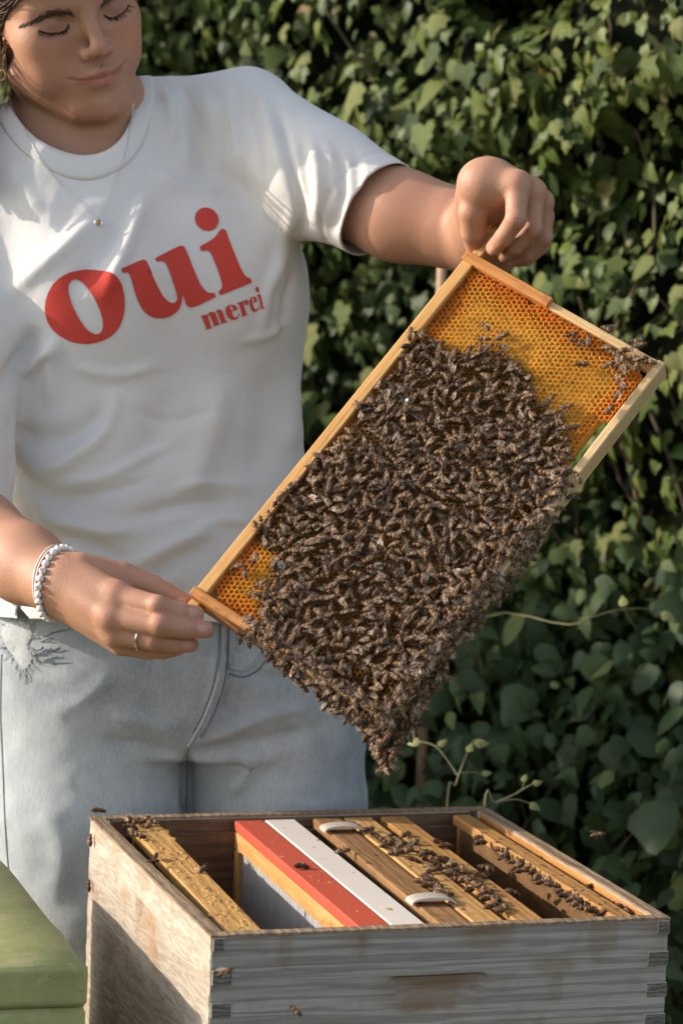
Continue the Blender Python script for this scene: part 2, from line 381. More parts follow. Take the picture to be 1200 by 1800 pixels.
def hung_frame(name, label, x0b, x1b, x0f, x1f, mat, comb=True, z=TOP):
    """x at the back and front ends in mm (hive-local)"""
    xb, xf = (x0b + x1b) / 2000, (x0f + x1f) / 2000; w = ((x1b - x0b) + (x1f - x0f)) / 4000
    a = math.atan2(xb - xf, 0.41)
    o = empty(name, hive((xb + xf) / 2, 0.237, z - .225), BYAW - a); tag(o, label, 'hive frame', 'frames hanging in the hive box')
    zt = .225
    obj('top_bar', *cbox((-w, -.219, zt - .0105), (w, .219, zt), .0012), mat, o)
    for s in (-1, 1):
        y = s * .2065; obj('side_bar', *cbox((-w * .8, y - .004, .0), (w * .8, y + .004, zt - .0107), .001), mat, o)
    obj('bottom_bar', *cbox((-w * .7, -.202, .0), (w * .7, .202, .008), .001), mat, o)
    if comb:
        nu, nz = 90, 46; V = []; F = []
        for s in (-1, 1):
            Y, Zz = np.meshgrid(np.linspace(-.2018, .2018, nu), np.linspace(.0085, zt - .011, nz), indexing='ij')
            X = s * (w * .72 + .0018 * vnoise(np.stack([Y * 160, Zz * 160, 0 * Y + s], -1), 8) + .003 * vnoise(np.stack([Y * 14, Zz * 14, 0 * Y + s], -1), 9))
            i = np.arange(nu * nz).reshape(nu, nz) + len(V) * 0 + (0 if s < 0 else nu * nz)
            V.append(np.stack([X, Y, Zz], -1).reshape(-1, 3)); q = np.stack([i[:-1, :-1], i[:-1, 1:], i[1:, 1:], i[1:, :-1]], -1).reshape(-1, 4)
            F.append(q if s > 0 else q[:, ::-1])
        obj('comb', np.concatenate(V), np.concatenate(F)[:, ::-1].copy(), COMB_DARK, o, smooth=True)
    return o, w
f1, w1 = hung_frame('brood_comb', 'honey-yellow frame bar crusted with propolis beside the left wall of the hive', 35, 66, 21, 54, BAR_YELLOW)
m = MB()
for k in range(150):                       # wax and propolis lumps along the top bar
    y = random.uniform(-.2, .2); x = random.uniform(-.85, .85) * w1; r = random.choice((.0012, .0016, .002, .0035, .005))
    a = np.linspace(0, 2 * math.pi, 7)[:-1]; rr = r * np.clip(1 + .5 * rng.standard_normal(6), .3, 2)
    ring = np.stack([x + rr * np.cos(a) * .8, y + rr * np.sin(a) * 1.4, np.full(6, .2249)], -1)
    ring2 = np.stack([x + .6 * rr * np.cos(a), y + .8 * rr * np.sin(a), np.full(6, .2250 + min(r, .003) * random.uniform(.12, .3))], -1)
    V = np.concatenate([ring, ring2, [[x, y, .2251 + min(r, .003) * .3]]])
    m.add(V, [(i, (i + 1) % 6, 6 + (i + 1) % 6, 6 + i) for i in range(6)] + [(6 + i, 6 + (i + 1) % 6, 12) for i in range(6)], 0)
tag(m.build('propolis', PROPOLIS, f1, True), kind='stuff')

# red-topped feeder with wire mesh side
fr, wr = hung_frame('syrup_feeder', 'feeder frame with a red painted top and grey wire mesh side', 145, 175, 139, 168, RED, comb=False)
obj('side_rail', *cbox((-wr - .0002, -.2185, .1975), (-wr + .009, .2185, .2143), .001), ORANGE_WOOD, fr)
for y in (-.206, .206): obj('post', *cbox((-wr - .001, y - .0065, .0), (-wr + .011, y + .0065, .1973), .001), ORANGE_WOOD, fr)
def mesh_panel_mat():
    n = NT('wire_mesh_panel'); v = n.mapping()
    w1_ = n.wave(v, 260, 0.6, 1, 1, 'Y'); w2_ = n.wave(v, 260, 0.6, 1, 1, 'Z')
    g_ = n.math('MAXIMUM', w1_, w2_)
    drip = n.ramp(n.noise(n.mapping(scale=(1, 1, .05)), 330, 2, 0.6), [(0.58, (0, 0, 0)), (0.66, (1, 1, 1))])
    c = n.mix(g_, (0.26, 0.265, 0.27), (0.55, 0.56, 0.57)); c = n.mix(n.math('MULTIPLY', drip, 0.7), c, (0.8, 0.78, 0.74))
    n.set(Base_Color=c, Roughness=0.5, Metallic=0.25); n.bump(g_, 0.6, 0.001); return n.m
obj('mesh_panel', *cbox((-wr + .004, -.1994, .002), (-wr + .007, .1994, .197), .0005), mesh_panel_mat(), fr)
obj('back_panel', *cbox((wr - .006, -.1994, .002), (wr - .002, .1994, .2143), .0005), ORANGE_WOOD, fr)

fwh, ww = hung_frame('brood_comb', 'smooth white painted frame bar between the red and the brown bar', 177, 208, 169, 201, WHITE)
fbr, wb = hung_frame('brood_comb', 'dark brown frame bar under two white arched clips', 227, 257, 213, 241, BAR_BROWN)
f4, w4 = hung_frame('brood_comb', 'tan frame bar next to the brown bar with bees along its right edge', 260, 290, 245, 274, BAR_TAN)
f5, w5 = hung_frame('brood_comb', 'tan frame bar facing the empty gap in the hive', 300, 326, 284, 312, BAR_TAN2)
f6, w6 = hung_frame('brood_comb', 'bee-covered frame hanging against the right wall of the hive', 378, 398, 379, 396, BAR_TAN2)
def crumbs(parent, w, n, xs=(-.9, .9), z0=.2251, side=False):
    m = MB()
    for k in range(n):                    # propolis and wax specks
        r = random.choice((.0008, .0012, .0016, .0026)); y = random.uniform(-.21, .21); a = np.linspace(0, 2 * math.pi, 6)[:-1]; rr = r * np.clip(1 + .5 * rng.standard_normal(5), .3, 2); x = random.uniform(*xs) * w
        if side: z = random.uniform(.199, .213); ring = np.stack([np.full(5, -w - .0003), y + 1.4 * rr * np.cos(a), z + rr * np.sin(a)], -1); top = [-w - .0003 - r * .4, y, z]
        else: ring = np.stack([x + rr * np.cos(a), y + 1.3 * rr * np.sin(a), np.full(5, z0 - .0002)], -1); top = [x, y, z0 + r * .35]
        m.add(np.concatenate([ring, [top]]), [(i, (i + 1) % 5, 5) for i in range(5)])
    tag(m.build('propolis', PROPOLIS, parent, True), kind='stuff')
PROPOLIS_D = plain_mat('dark_propolis', (0.14, 0.06, 0.025), 0.45, 0, 0.5, 150, 0.5, 0.5, 400)
crumbs(fr, wr, 26); crumbs(fr, wr, 34, side=True); crumbs(fwh, ww, 10)
for _f, _w in ((fbr, wb), (f4, w4), (f5, w5), (f6, w6)): _p = PROPOLIS; PROPOLIS = PROPOLIS_D; crumbs(_f, _w, 34); PROPOLIS = _p
# arched clips
CLIP = plain_mat('pale_plastic', (0.46, 0.40, 0.34), 0.6, 0, 0.35, 40, 0.4, 0.15, 90)
for y, lab in ((.395, 'white arched plastic clip over the brown bar near the back wall'), (.098, 'white arched plastic clip over the brown bar near the front wall')):
    xc = .2345 + (y - .237) * .034
    o = empty('frame_clip', hive(xc, y, TOP + .0002), BYAW - .02)
    V = []; F = []; n = 14
    for i in range(n + 1):
        a = math.pi * i / n; x = -.0200 * math.cos(a); zz = .0050 * math.sin(a) ** .6
        for (yy, t) in ((-.010, 0), (.010, 0), (.010, .0018), (-.010, .0018)):
            V.append((x * (1 + t * 25), yy, zz + t * (0.3 + math.sin(a))))
    for i in range(n):
        for k in range(4): F.append((4 * i + k, 4 * i + (k + 1) % 4, 4 * i + 4 + (k + 1) % 4, 4 * i + 4 + k))
    F += [(3, 2, 1, 0), tuple(4 * n + k for k in range(4))]
    obj('arch', V, F, CLIP, o, smooth=False)
    tag(o, lab, 'clip', 'plastic clips on the brown bar')

# ------------------------------------------------------------------ green painted box at the lower left
def green_mat():
    n = NT('green_paint'); v = n.mapping()
    c = n.mix(n.ramp(n.noise(v, 14, 4, 0.6), [(0.35, (0, 0, 0)), (0.7, (1, 1, 1))]), (0.25, 0.27, 0.105), (0.37, 0.37, 0.16))
    c = n.mix(n.math('MULTIPLY', n.ramp(n.noise(v, 32, 6, 0.7, 0.5), [(0.54, (0, 0, 0)), (0.62, (1, 1, 1))]), 0.7), c, (0.40, 0.34, 0.19))
    c = n.mix(n.math('MULTIPLY', n.ramp(n.noise(n.mapping(scale=(.2, 1, 1)), 60, 5, 0.7, 1.0), [(0.66, (0, 0, 0)), (0.70, (1, 1, 1))]), 0.8), c, (0.20, 0.09, 0.05))
    n.set(Base_Color=c, Roughness=0.6, Specular_IOR_Level=0.3); n.bump(n.noise(v, 90, 5, 0.65), 0.35, 0.002); return n.m
GREEN = green_mat()
GZ = 0.680
gc = on_plane(157, 1694, GZ)             # near right upper corner
gb = empty('green_box', (gc[0], gc[1], 0), BYAW)
tag(gb, 'green painted wooden box with chipped paint left of the hive', 'box')
def soft_box(lo, hi, b):                  # rounded, slightly uneven box
    V, F = cbox(lo, hi, b); bm = bmesh.new(); vs = [bm.verts.new(p) for p in V]
    for q in F: bm.faces.new([vs[i] for i in q])
    bmesh.ops.subdivide_edges(bm, edges=bm.edges[:], cuts=7, use_grid_fill=True)
    for vv in bm.verts:
        p = np.array(vv.co); d = .0016 * vnoise(p[None] * 22, 2)[0] + .0007 * vnoise(p[None] * 90, 4)[0]
        vv.co += Vector((d, d, d * .8))
    me = bpy.data.meshes.new('m'); bm.to_mesh(me); bm.free(); me.materials.append(GREEN); me.polygons.foreach_set('use_smooth', np.ones(len(me.polygons), bool)); return me
link('lid', soft_box((-.45, 0, GZ - .038), (0, .43, GZ), .0035), gb)
link('body', soft_box((-.448, .001, .06), (-.001, .428, GZ - .0395), .004), gb)
link('base', soft_box((-.40, .05, -.02), (-.05, .42, .0595), .003), gb)
# ------------------------------------------------------------------ the raised comb frame
_A = c2w([-0.135, -0.074, 2.550]); _u = c2w([0.118, 0.242, 2.661]) - _A; _u /= np.linalg.norm(_u)
_v = c2w([0.036, -0.181, 2.462]) - _A; _v -= _u * (_u @ _v); _v /= np.linalg.norm(_v)
_n = np.cross(_u, _v); _n = _n if _n @ FW < 0 else -_n
_y = np.cross(_n, _u)                    # local y: away from the comb, i.e. -v
FM = np.stack([_u, _y, _n], 1)           # frame-local axes as columns
FLIP = -1.0 if _y @ _v < 0 else 1.0
def fr_w(p): return _A + np.asarray(p, float) @ FM.T
def fr_px(px, py, z=0.0):                # pixel to frame-local x,y on the plane at height z
    d = RT * (px - 600) / FPX + UP * (900 - py) / FPX + FW
    t = ((_A + z * _n - CAM) @ _n) / (d @ _n); q = (CAM + d * t - _A) @ FM
    return np.array([q[0], q[1]])
FWID, FHT = 0.42, 0.215
cf = empty('comb_frame'); cf.matrix_world = Matrix(((*FM[0], _A[0]), (*FM[1], _A[1]), (*FM[2], _A[2]), (0, 0, 0, 1)))
tag(cf, 'wooden comb frame covered with bees held up diagonally in both hands', 'comb frame')
FW_TOP = wood_mat('frame_wood_top', (0.68, 0.39, 0.14), (0.44, 0.20, 0.06), 'X', 70, 0.5, (0.55, 0.25, 0.07), 0.35, 12, 0.35, 0.35, stain_scale=40)
FW_SIDE = wood_mat('frame_wood_side', (0.60, 0.27, 0.085), (0.36, 0.13, 0.035), 'Y', 70, 0.5, (0.16, 0.06, 0.02), 0.7, 12, 0.4, 0.4, stain_scale=60)
FW_PALE = wood_mat('frame_wood_pale', (0.70, 0.48, 0.24), (0.48, 0.28, 0.11), 'Y', 70, 0.55, (0.55, 0.28, 0.09), 0.3, 12, 0.3, 0.35, stain_scale=40)
FW_BOT = wood_mat('frame_wood_bottom', (0.72, 0.52, 0.28), (0.52, 0.32, 0.14), 'X', 70, 0.55, (0.5, 0.27, 0.1), 0.25, 12, 0.3, 0.35, stain_scale=40)
obj('top_bar', *cbox((0, -.0115, -.025), (FWID, 0, 0), .001), FW_TOP, cf)
for x0, x1 in ((-.040, -.0002), (FWID + .0002, FWID + .040)): obj('lug', *cbox((x0, -.0105, -.020), (x1, -.0005, -.005), .0012), FW_TOP, cf)
for x0, x1, s in ((-.0005, .0085, 0), (FWID - .0085, FWID + .0005, 1)):
    sb = obj('side_bar', *cbox((x0 + .0006, -FHT + .0002, -.0235), (x1 - .0006, -.0117, -.0015), .001), FW_PALE, cf)
    obj('spacer', *cbox((x0, -.098, -.0285), (x1 + .001 * s, .0012, .0035), .0012), FW_SIDE, sb)
obj('bottom_bar', *cbox((-.001, -FHT - .008, -.0245), (FWID + .001, -FHT, -.0005), .001), FW_BOT, cf)

def inside(pt, poly):
    x, y = pt; c = False; n = len(poly)
    for i in range(n):
        (x1, y1), (x2, y2) = poly[i], poly[(i + 1) % n]
        if (y1 > y) != (y2 > y) and x < (x2 - x1) * (y - y1) / (y2 - y1) + x1: c = not c
    return c
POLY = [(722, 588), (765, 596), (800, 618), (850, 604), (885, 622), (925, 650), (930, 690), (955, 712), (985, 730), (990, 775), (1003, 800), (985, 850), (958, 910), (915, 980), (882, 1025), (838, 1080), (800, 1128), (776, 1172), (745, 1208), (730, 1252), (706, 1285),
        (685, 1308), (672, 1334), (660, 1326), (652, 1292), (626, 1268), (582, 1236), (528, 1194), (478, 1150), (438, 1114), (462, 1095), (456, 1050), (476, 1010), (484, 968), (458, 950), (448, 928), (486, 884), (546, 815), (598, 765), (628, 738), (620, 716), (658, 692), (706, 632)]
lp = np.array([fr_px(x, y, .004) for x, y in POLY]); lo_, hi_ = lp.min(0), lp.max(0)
lpl = lp.tolist(); CLUSTER_LINE = spline(lp, 4, True)
# comb: hexagonal cells
def wax_mat(name, col, rough, sss):
    n = NT(name); a = n.node('ShaderNodeVertexColor'); a.layer_name = 'Col'; v = n.mapping()
    c = n.mix(1.0, a.outputs[0], col, 'MULTIPLY'); c = n.mix(n.math('MULTIPLY', n.noise(v, 260, 3), 0.35), c, tuple(x * 0.6 for x in col))
    n.set(Base_Color=c, Roughness=rough, Specular_IOR_Level=0.45, Subsurface_Weight=sss, Subsurface_Radius=(1.0, 0.45, 0.12), Subsurface_Scale=0.006)
    n.bump(n.noise(v, 500, 3), 0.25, 0.0006)
    tr = n.node('ShaderNodeBsdfTranslucent'); n.l(c, tr.inputs[0]); mx = n.node('ShaderNodeMixShader', i_0=0.34)
    n.l(n.bsdf.outputs[0], mx.inputs[1]); n.l(tr.outputs[0], mx.inputs[2]); n.l(mx.outputs[0], n.out.inputs[0])
    return n.m
WAX = wax_mat('comb_wax', (1.0, 0.66, 0.16), 0.45, 0.3); HONEY = wax_mat('cell_floor', (1.0, 0.60, 0.085), 0.22, 0.2)
def build_comb():
    p = 0.00500; Rr = p / math.sqrt(3); V = []; F = []; M = []; K = []; nb = 0
    ang = np.arange(6) * math.pi / 3 + math.pi / 6; hx = np.stack([np.cos(ang), np.sin(ang)], -1)
    x0, x1, yt, yb = .0090, FWID - .0090, -.0125, -FHT + .002
    j = 0; y = yt - .002
    while y > yb:
        x = x0 + .002 + (p / 2 if j % 2 else 0); i = 0
        while x < x1 - .001:
            e = min(x - x0, x1 - x, yt - y, y - yb)
            gap = (e < .0045 and vnoise(np.array([[x * 38, y * 38, 2.2]]), 4)[0] > 0.42)
            gap |= (x < .017 and y > -.022) or (x > FWID - .024 and y > -.020 and False) or (x > .402 and y < -.150 and vnoise(np.array([[x * 50, y * 50, .2]]), 6)[0] > -.1) or (.285 < x < .345 and y < yb + .009)
            if gap: x += p; i += 1; continue
            nv = vnoise(np.array([[x * 22, y * 22, 5.0]]), 2)[0]
            edge = math.exp(-(max(e, 0) / .016) ** 2)
            dep = .0018 + .0062 * edge + .0022 * max(0, nv) + .0010 * rng.random()
            if rng.random() < .02: dep = .009
            zr = .0022 * nv - .001
            cx, cy = x + rng.normal(0, .00022), y + rng.normal(0, .00022)
            o = np.concatenate([np.stack([cx + Rr * 1.01 * hx[:, 0], cy + Rr * 1.01 * hx[:, 1], np.full(6, -.0042 + zr)], -1),
                                np.stack([cx + Rr * .87 * hx[:, 0], cy + Rr * .87 * hx[:, 1], np.full(6, -.0036 + zr)], -1),
                                np.stack([cx + Rr * .80 * hx[:, 0], cy + Rr * .80 * hx[:, 1], np.full(6, -.0040 + zr - dep)], -1)])
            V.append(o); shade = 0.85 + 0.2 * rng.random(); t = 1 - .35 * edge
            br = sstep(.010, -.010, np.linalg.norm(CLUSTER_LINE - np.array([x, y]), axis=1).min() if not inside((x, y), lpl) else -.02); K.append(np.tile(np.array([shade, shade * t, shade * t * t]) * (1 - br * np.array([.72, .80, .80])), (18, 1)))  # cells are darker inside the outline of the bee cluster
            F += [(nb + k, nb + (k + 1) % 6, nb + 6 + (k + 1) % 6, nb + 6 + k) for k in range(6)]; M += [0] * 6
            F += [(nb + 6 + k, nb + 6 + (k + 1) % 6, nb + 12 + (k + 1) % 6, nb + 12 + k) for k in range(6)]; M += [0] * 6
            F.append(tuple(nb + 12 + k for k in range(6))); M.append(1); nb += 18
            x += p; i += 1
        y -= p * math.sqrt(3) / 2; j += 1
    return np.concatenate(V), F, M, np.concatenate(K)
V, F, Mi, K = build_comb()
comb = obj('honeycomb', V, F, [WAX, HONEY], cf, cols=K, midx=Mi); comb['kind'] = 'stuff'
comb['label'] = 'golden honeycomb with open hexagonal cells'
sl = cbox((.018, -FHT + .012, -.0215), (FWID - .016, -.029, -.0135), .002)
obj('comb_core', *sl, WAX, cf, cols=np.tile([.9, .8, .6], (24, 1)))

# ------------------------------------------------------------------ bees
def bee_mat():
    n = NT('bee_body'); a = n.node('ShaderNodeVertexColor'); a.layer_name = 'Col'; v = n.mapping()
    c = n.mix(n.math('MULTIPLY', n.noise(v, 1500, 2), 0.5), a.outputs[0], (0.02, 0.012, 0.007))
    n.set(Base_Color=c, Roughness=0.62, Specular_IOR_Level=0.3, Sheen_Weight=0.2, Sheen_Roughness=0.4); n.l(c, n.bsdf.inputs['Sheen Tint'])
    n.bump(n.noise(v, 2500, 2), 0.5, 0.0004); return n.m
def wing_mat():
    n = NT('bee_wing'); v = n.mapping()
    c = n.mix(n.noise(v, 700, 3), (0.60, 0.43, 0.29), (0.84, 0.70, 0.56))
    al = n.ramp(n.noise(n.mapping(rnd=True), 75, 2, .6), [(.44, (.03, .03, .03)), (.58, (.10, .10, .10)), (.70, (.36, .36, .36))])
    n.set(Base_Color=c, Roughness=0.38, Specular_IOR_Level=0.4, Alpha=al); n.bump(n.noise(v, 1400, 2), 0.3, 0.0003); return n.m
BEE, WING = bee_mat(), wing_mat()
S = 0.00107
def bee_body(seed):
    r = np.random.default_rng(seed); n = 8; tan = np.array([.36, .17, .055]); dk = np.array([.020, .011, .007]); fz = np.array([.20, .098, .036]); hd = np.array([.10, .06, .035])
    tone = np.clip(1 + .35 * r.standard_normal(), .45, 1.6); tan = tan * tone; fz = fz * np.clip(1 + .3 * r.standard_normal(), .5, 1.5)
    rings = [(-7.7, .15, .15, .1, dk), (-7.2, .75, .65, .15, dk), (-6.6, 1.2, 1.05, .2, tan * .8), (-6.2, 1.5, 1.35, .2, dk), (-5.4, 1.85, 1.7, .2, dk), (-5.2, 1.95, 1.8, .2, tan), (-4.7, 2.1, 1.95, .2, dk), (-3.9, 2.25, 2.1, .2, dk),
             (-3.7, 2.3, 2.15, .2, tan), (-3.2, 2.32, 2.2, .2, dk * 1.3), (-2.5, 2.3, 2.15, .2, dk * 1.5), (-2.2, 2.25, 2.1, .2, tan), (-1.6, 2.0, 1.9, .15, tan * .9), (-.8, 1.2, 1.2, .1, dk), (-.4, 1.25, 1.25, .15, fz * .6),
             (.4, 2.0, 1.95, .25, fz), (1.4, 2.2, 2.1, .3, fz), (2.4, 1.75, 1.65, .2, fz * .95), (2.9, .9, .9, 0, hd), (3.3, 1.5, 1.2, -.1, fz * .7), (4.0, 1.85, 1.3, -.15, hd), (4.7, 1.3, 1.0, -.3, hd * .8), (5.1, .35, .35, -.5, hd * .6)]
    bx, bz = r.normal(0, .05), -abs(r.normal(.02, .03)); V = []; K = []
    for (y, rx, rz, zc, c) in rings:
        t = max(0, -y); jit = .09 if -.5 < y < 2.8 else .0
        for k in range(n):
            a = 2 * math.pi * k / n + .2; q = 1 + jit * r.standard_normal()
            V.append((bx * t * t * .12 + .87 * rx * q * math.cos(a), y, zc + bz * t * t * .25 + rz * q * math.sin(a)))
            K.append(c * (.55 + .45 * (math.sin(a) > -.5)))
    m = len(rings); F = [(i * n + k, (i + 1) * n + k, (i + 1) * n + (k + 1) % n, i * n + (k + 1) % n) for i in range(m - 1) for k in range(n)]
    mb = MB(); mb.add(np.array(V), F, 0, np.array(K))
    lc = np.array([.06, .035, .02])
    for s in (-1, 1):
        for (y0, ky, fy, kx, fx) in ((2.1, 3.6, 4.6, 2.9, 3.6), (1.1, .8, .6, 3.5, 4.8), (.2, -1.8, -4.2, 3.0, 3.7)):
            j = r.normal(0, .35, 6)
            v, f = tube([(s * 1.0, y0, -1.2), (s * (kx + j[0]), ky + j[1], .1 + j[2]), (s * (fx + j[3]), fy + j[4], -2.2)], [.26, .24, .13], 3, False); mb.add(v, f, 0, lc)
        v, f = tube([(s * .5, 4.6, .3), (s * 1.1, 5.7, .7), (s * 1.7, 6.9, .1 + .3 * r.standard_normal())], [.13, .12, .1], 3, False); mb.add(v, f, 0, lc)
    return np.concatenate(mb.v) * S, mb.f, np.concatenate(mb.c)
def bee_wing(s, th, lift):
    """fore and hind wing of one side"""
    out = np.array([(0, 0), (2.2, -.75), (5.4, -1.15), (8.0, -.85), (9.2, .1), (8.7, 1.2), (6.6, 1.75), (3.6, 1.5), (1.2, .7)], float)
    V = []; F = []
    for (L, W, dth, oz) in ((1.0, 1.0, 0, 0), (.70, .85, -.28, -.25)):
        a = th + dth; c0 = len(V)
        pts = [(0, 0)] + [(x * L, -y * W) for x, y in out[1:]]
        for (x, y) in pts:
            # along the wing = backwards and outwards
            dx, dy = math.sin(a), -math.cos(a); qx, qy = math.cos(a), math.sin(a)
            V.append((s * (1.0 + x * dx + y * qx), 1.5 + x * dy + y * qy, 2.2 + lift * x + oz - .012 * (x - 4) ** 2 + .1 * math.sin(2.2 * y)))
        k = len(pts); F += [(c0, c0 + i, c0 + i + 1) for i in range(1, k - 1)]
    return np.array(V) * S, F
NBV = 10
bee_bodies = [bee_body(100 + k) for k in range(NBV)]
WT = 2 * [(.06, .0), (.16, -.02), (.10, .0), (.30, .02), (.40, .03), (.22, .0)]
bee_wings = [[bee_wing(s, *WT[k]) for s in (-1, 1)] for k in range(NBV)]
bee_me = [new_mesh('bee', v, f, True, c, [BEE]) for v, f, c in bee_bodies]
wing_me = [[new_mesh('wing', v, f, True, None, [WING]) for v, f in w] for w in bee_wings]
def bee_matrix(pos, nrm, head, sc=1.0, roll=0.0):
    nrm = np.asarray(nrm, float); nrm = nrm / np.linalg.norm(nrm); h = np.asarray(head, float); h = h - nrm * (h @ nrm); h /= np.linalg.norm(h) + 1e-9
    x = np.cross(h, nrm); M = np.stack([x, h, nrm], 1)
    if roll:
        c, s = math.cos(roll), math.sin(roll); M = M @ np.array([[c, 0, s], [0, 1, 0], [-s, 0, c]])
    return M * sc, np.asarray(pos, float)
N_BEE = [0]
def place_bee(pos, nrm, head, label, group, var=None, sc=None, roll=0.0):
    k = int(rng.integers(NBV)) if var is None else var
    M, p = bee_matrix(pos, nrm, head, sc or rng.uniform(.94, 1.1), roll)
    o = link('bee', bee_me[k]); o.matrix_world = Matrix(((*M[0], p[0]), (*M[1], p[1]), (*M[2], p[2]), (0, 0, 0, 1)))
    for w in wing_me[k]: link('wing', w, o)
    tag(o, label, 'bee', group); N_BEE[0] += 1
    return o
UPI, RTI = UP, RT
def img_dir(a): return math.cos(a) * RTI + math.sin(a) * UPI   # direction as seen, a measured from right, counter-clockwise
NF = FM[:, 2]

pts = []; grid = {}
def ok(q, d):
    i, j = int(q[0] / .008), int(q[1] / .008)
    for a in (-1, 0, 1):
        for b in (-1, 0, 1):
            for r in grid.get((i + a, j + b), ()):
                if (r[0] - q[0]) ** 2 + (r[1] - q[1]) ** 2 < d * d: return False
    return True
for t in range(26000):
    q = lo_ + (hi_ - lo_) * rng.random(2)
    if not inside(q, lpl): continue
    # thinner towards the bare comb on the left and right
    d = .0062 + (.0016 if q[0] < .03 or q[0] > .36 else 0) + .0014 * max(0, vnoise(np.array([[q[0] * 30, q[1] * 30, 1.0]]), 12)[0])
    if ok(q, d): grid.setdefault((int(q[0] / .008), int(q[1] / .008)), []).append(q); pts.append(q)
cl = []                                   # every clustered bee: position, normal, heading
for q in pts:
    outx = max(0, -q[0] - .002, q[0] - FWID); outy = max(0, -q[1] - FHT - .008, q[1])
    onbar = q[1] > -.012 or q[0] < .009 or q[0] > FWID - .009 or q[1] < -FHT
    o_ = max(outx, outy)
    z = (.0030 if onbar else -.0005) + max(0, rng.normal(.0022, .0022))
    tilt = .28
    nn = NF.copy()
    if o_ > 0:
        z = .004 - o_ * 1.1 - rng.random() * .004; tilt = .45
        side = (-FM[:, 0] if outx > outy else -FM[:, 1]); nn = nn + side * min(1.2, o_ / .012)
    elif q[1] < -FHT + .02 or q[0] < .02: z += .002 + .003 * rng.random()
    nn = nn + tilt * rng.normal(0, 1, 3)
    a = rng.normal(R(118), R(62)) if rng.random() < .82 else rng.uniform(0, 2 * math.pi)
    cl.append((fr_w([q[0], q[1], z]), nn, img_dir(a) + NF * rng.normal(0, .12), z))
# layers behind the hanging fringe, so that the beard has depth
core = []
for t in range(5200):
    q = lo_ + (hi_ - lo_) * rng.random(2)
    if not inside(q, lpl): continue
    outx = max(0, -q[0]); outy = max(0, -q[1] - FHT - .008); o_ = max(outx, outy)
    if o_ > .0005 and ok(q, .0032):
        for L in range(2):
            z = -.003 - o_ * .9 - .007 * L - rng.random() * .005
            core.append((fr_w([q[0], q[1], z]), NF + (-FM[:, 1] if outy > outx else -FM[:, 0]) * .6 + .5 * rng.normal(0, 1, 3), img_dir(rng.normal(R(100), R(70))), z))
        grid.setdefault((int(q[0] / .008), int(q[1] / .008)), []).append(q)
# second thin layer crawling on top
for k in rng.choice(len(cl), 110, replace=False):
    p, n_, h, z = cl[k]
    loc = (p - _A) @ FM
    if loc[1] < -FHT or loc[0] < 0.01: continue
    cl.append((p + NF * .0042 + FM[:, 0] * rng.normal(0, .004), NF + .25 * rng.normal(0, 1, 3), img_dir(rng.uniform(0, 6.28)), z + .0042))
for k in range(250):                      # bees covering the lower bars and their outer faces
    side = k % 5 < 2
    if side: q = np.array([rng.uniform(-.004, .011), rng.uniform(-.218, -.056)]); nn = NF - FM[:, 0] * (.9 if q[0] < .002 else .1)
    else: q = np.array([rng.uniform(.0, .285), rng.uniform(-FHT - .011, -FHT + .006)]); nn = NF - FM[:, 1] * (.9 if q[1] < -FHT - .004 else .1)
    off = max(0, -q[0], -q[1] - FHT - .008)
    core.append((fr_w([q[0], q[1], (.0032 if off == 0 else -.004 - rng.random() * .014)]), nn + .25 * rng.normal(0, 1, 3), img_dir(rng.normal(R(110), R(60))), 0))
print('clustered bees', len(cl), len(core))
cl.sort(key=lambda b: -b[3])
pick = list(rng.permutation(min(len(cl), 560)))[:130]; pset = set(int(i) for i in pick)
q_w = fr_w([*fr_px(716, 712, .006), .0085])
queen = place_bee(q_w, NF, img_dir(R(80)), 'bee with a white dot on its back in the upper left of the cluster', 'bees in the comb cluster', 0, 1.25)
dv, df = [], []
for i in range(5):
    for k in range(10):
        th = i / 4 * math.pi / 2; dv.append((.0013 * math.sin(th + .001) * math.cos(k * .6283), .0018 + .0013 * math.sin(th + .001) * math.sin(k * .6283), .0025 + .0006 * math.cos(th)))
df = [(i * 10 + k, (i + 1) * 10 + k, (i + 1) * 10 + (k + 1) % 10, i * 10 + (k + 1) % 10) for i in range(4) for k in range(10)]
obj('paint_dot', dv, df, plain_mat('white_dot', (.85, .85, .85), .4), queen)
for i in pset:
    p, n_, h, z = cl[i]; place_bee(p, n_, h, 'honey bee crawling in the dense cluster on the raised comb', 'bees in the comb cluster')
# the rest as one mass
def bee_mass(name, items, label):
    Vs, Fs, Ks, Ms, nb = [], [], [], [], 0
    pre = []
    for k in range(NBV):
        v, f, c = bee_bodies[k]; f = [tuple(x) for x in f]; vv = [v]; ff = list(f); mm = [0] * len(f); cc = [c]; n0 = len(v)
        for (wv, wf) in bee_wings[k]:
            ff += [tuple(i + n0 for i in t) for t in wf]; mm += [1] * len(wf); vv.append(wv); cc.append(np.ones((len(wv), 3))); n0 += len(wv)
        tri = []; tm = []
        for t, mi in zip(ff, mm):
            tri.append(t[:3]); tm.append(mi)
            if len(t) == 4: tri.append((t[0], t[2], t[3])); tm.append(mi)
        pre.append((np.concatenate(vv), np.array(tri), np.array(tm), np.concatenate(cc)))
    for (p, n_, h, z) in items:
        k = int(rng.integers(NBV)); v, t, tm, c = pre[k]; M, pos = bee_matrix(p, n_, h, rng.uniform(.92, 1.1))
        Vs.append(v @ M.T + pos); Fs.append(t + nb); Ms.append(tm); Ks.append(c * rng.uniform(.75, 1.2)); nb += len(v)
    o = obj(name, np.concatenate(Vs), np.concatenate(Fs), [BEE, WING], None, True, np.concatenate(Ks), np.concatenate(Ms))
    tag(o, label, 'bees', None, 'stuff'); return o
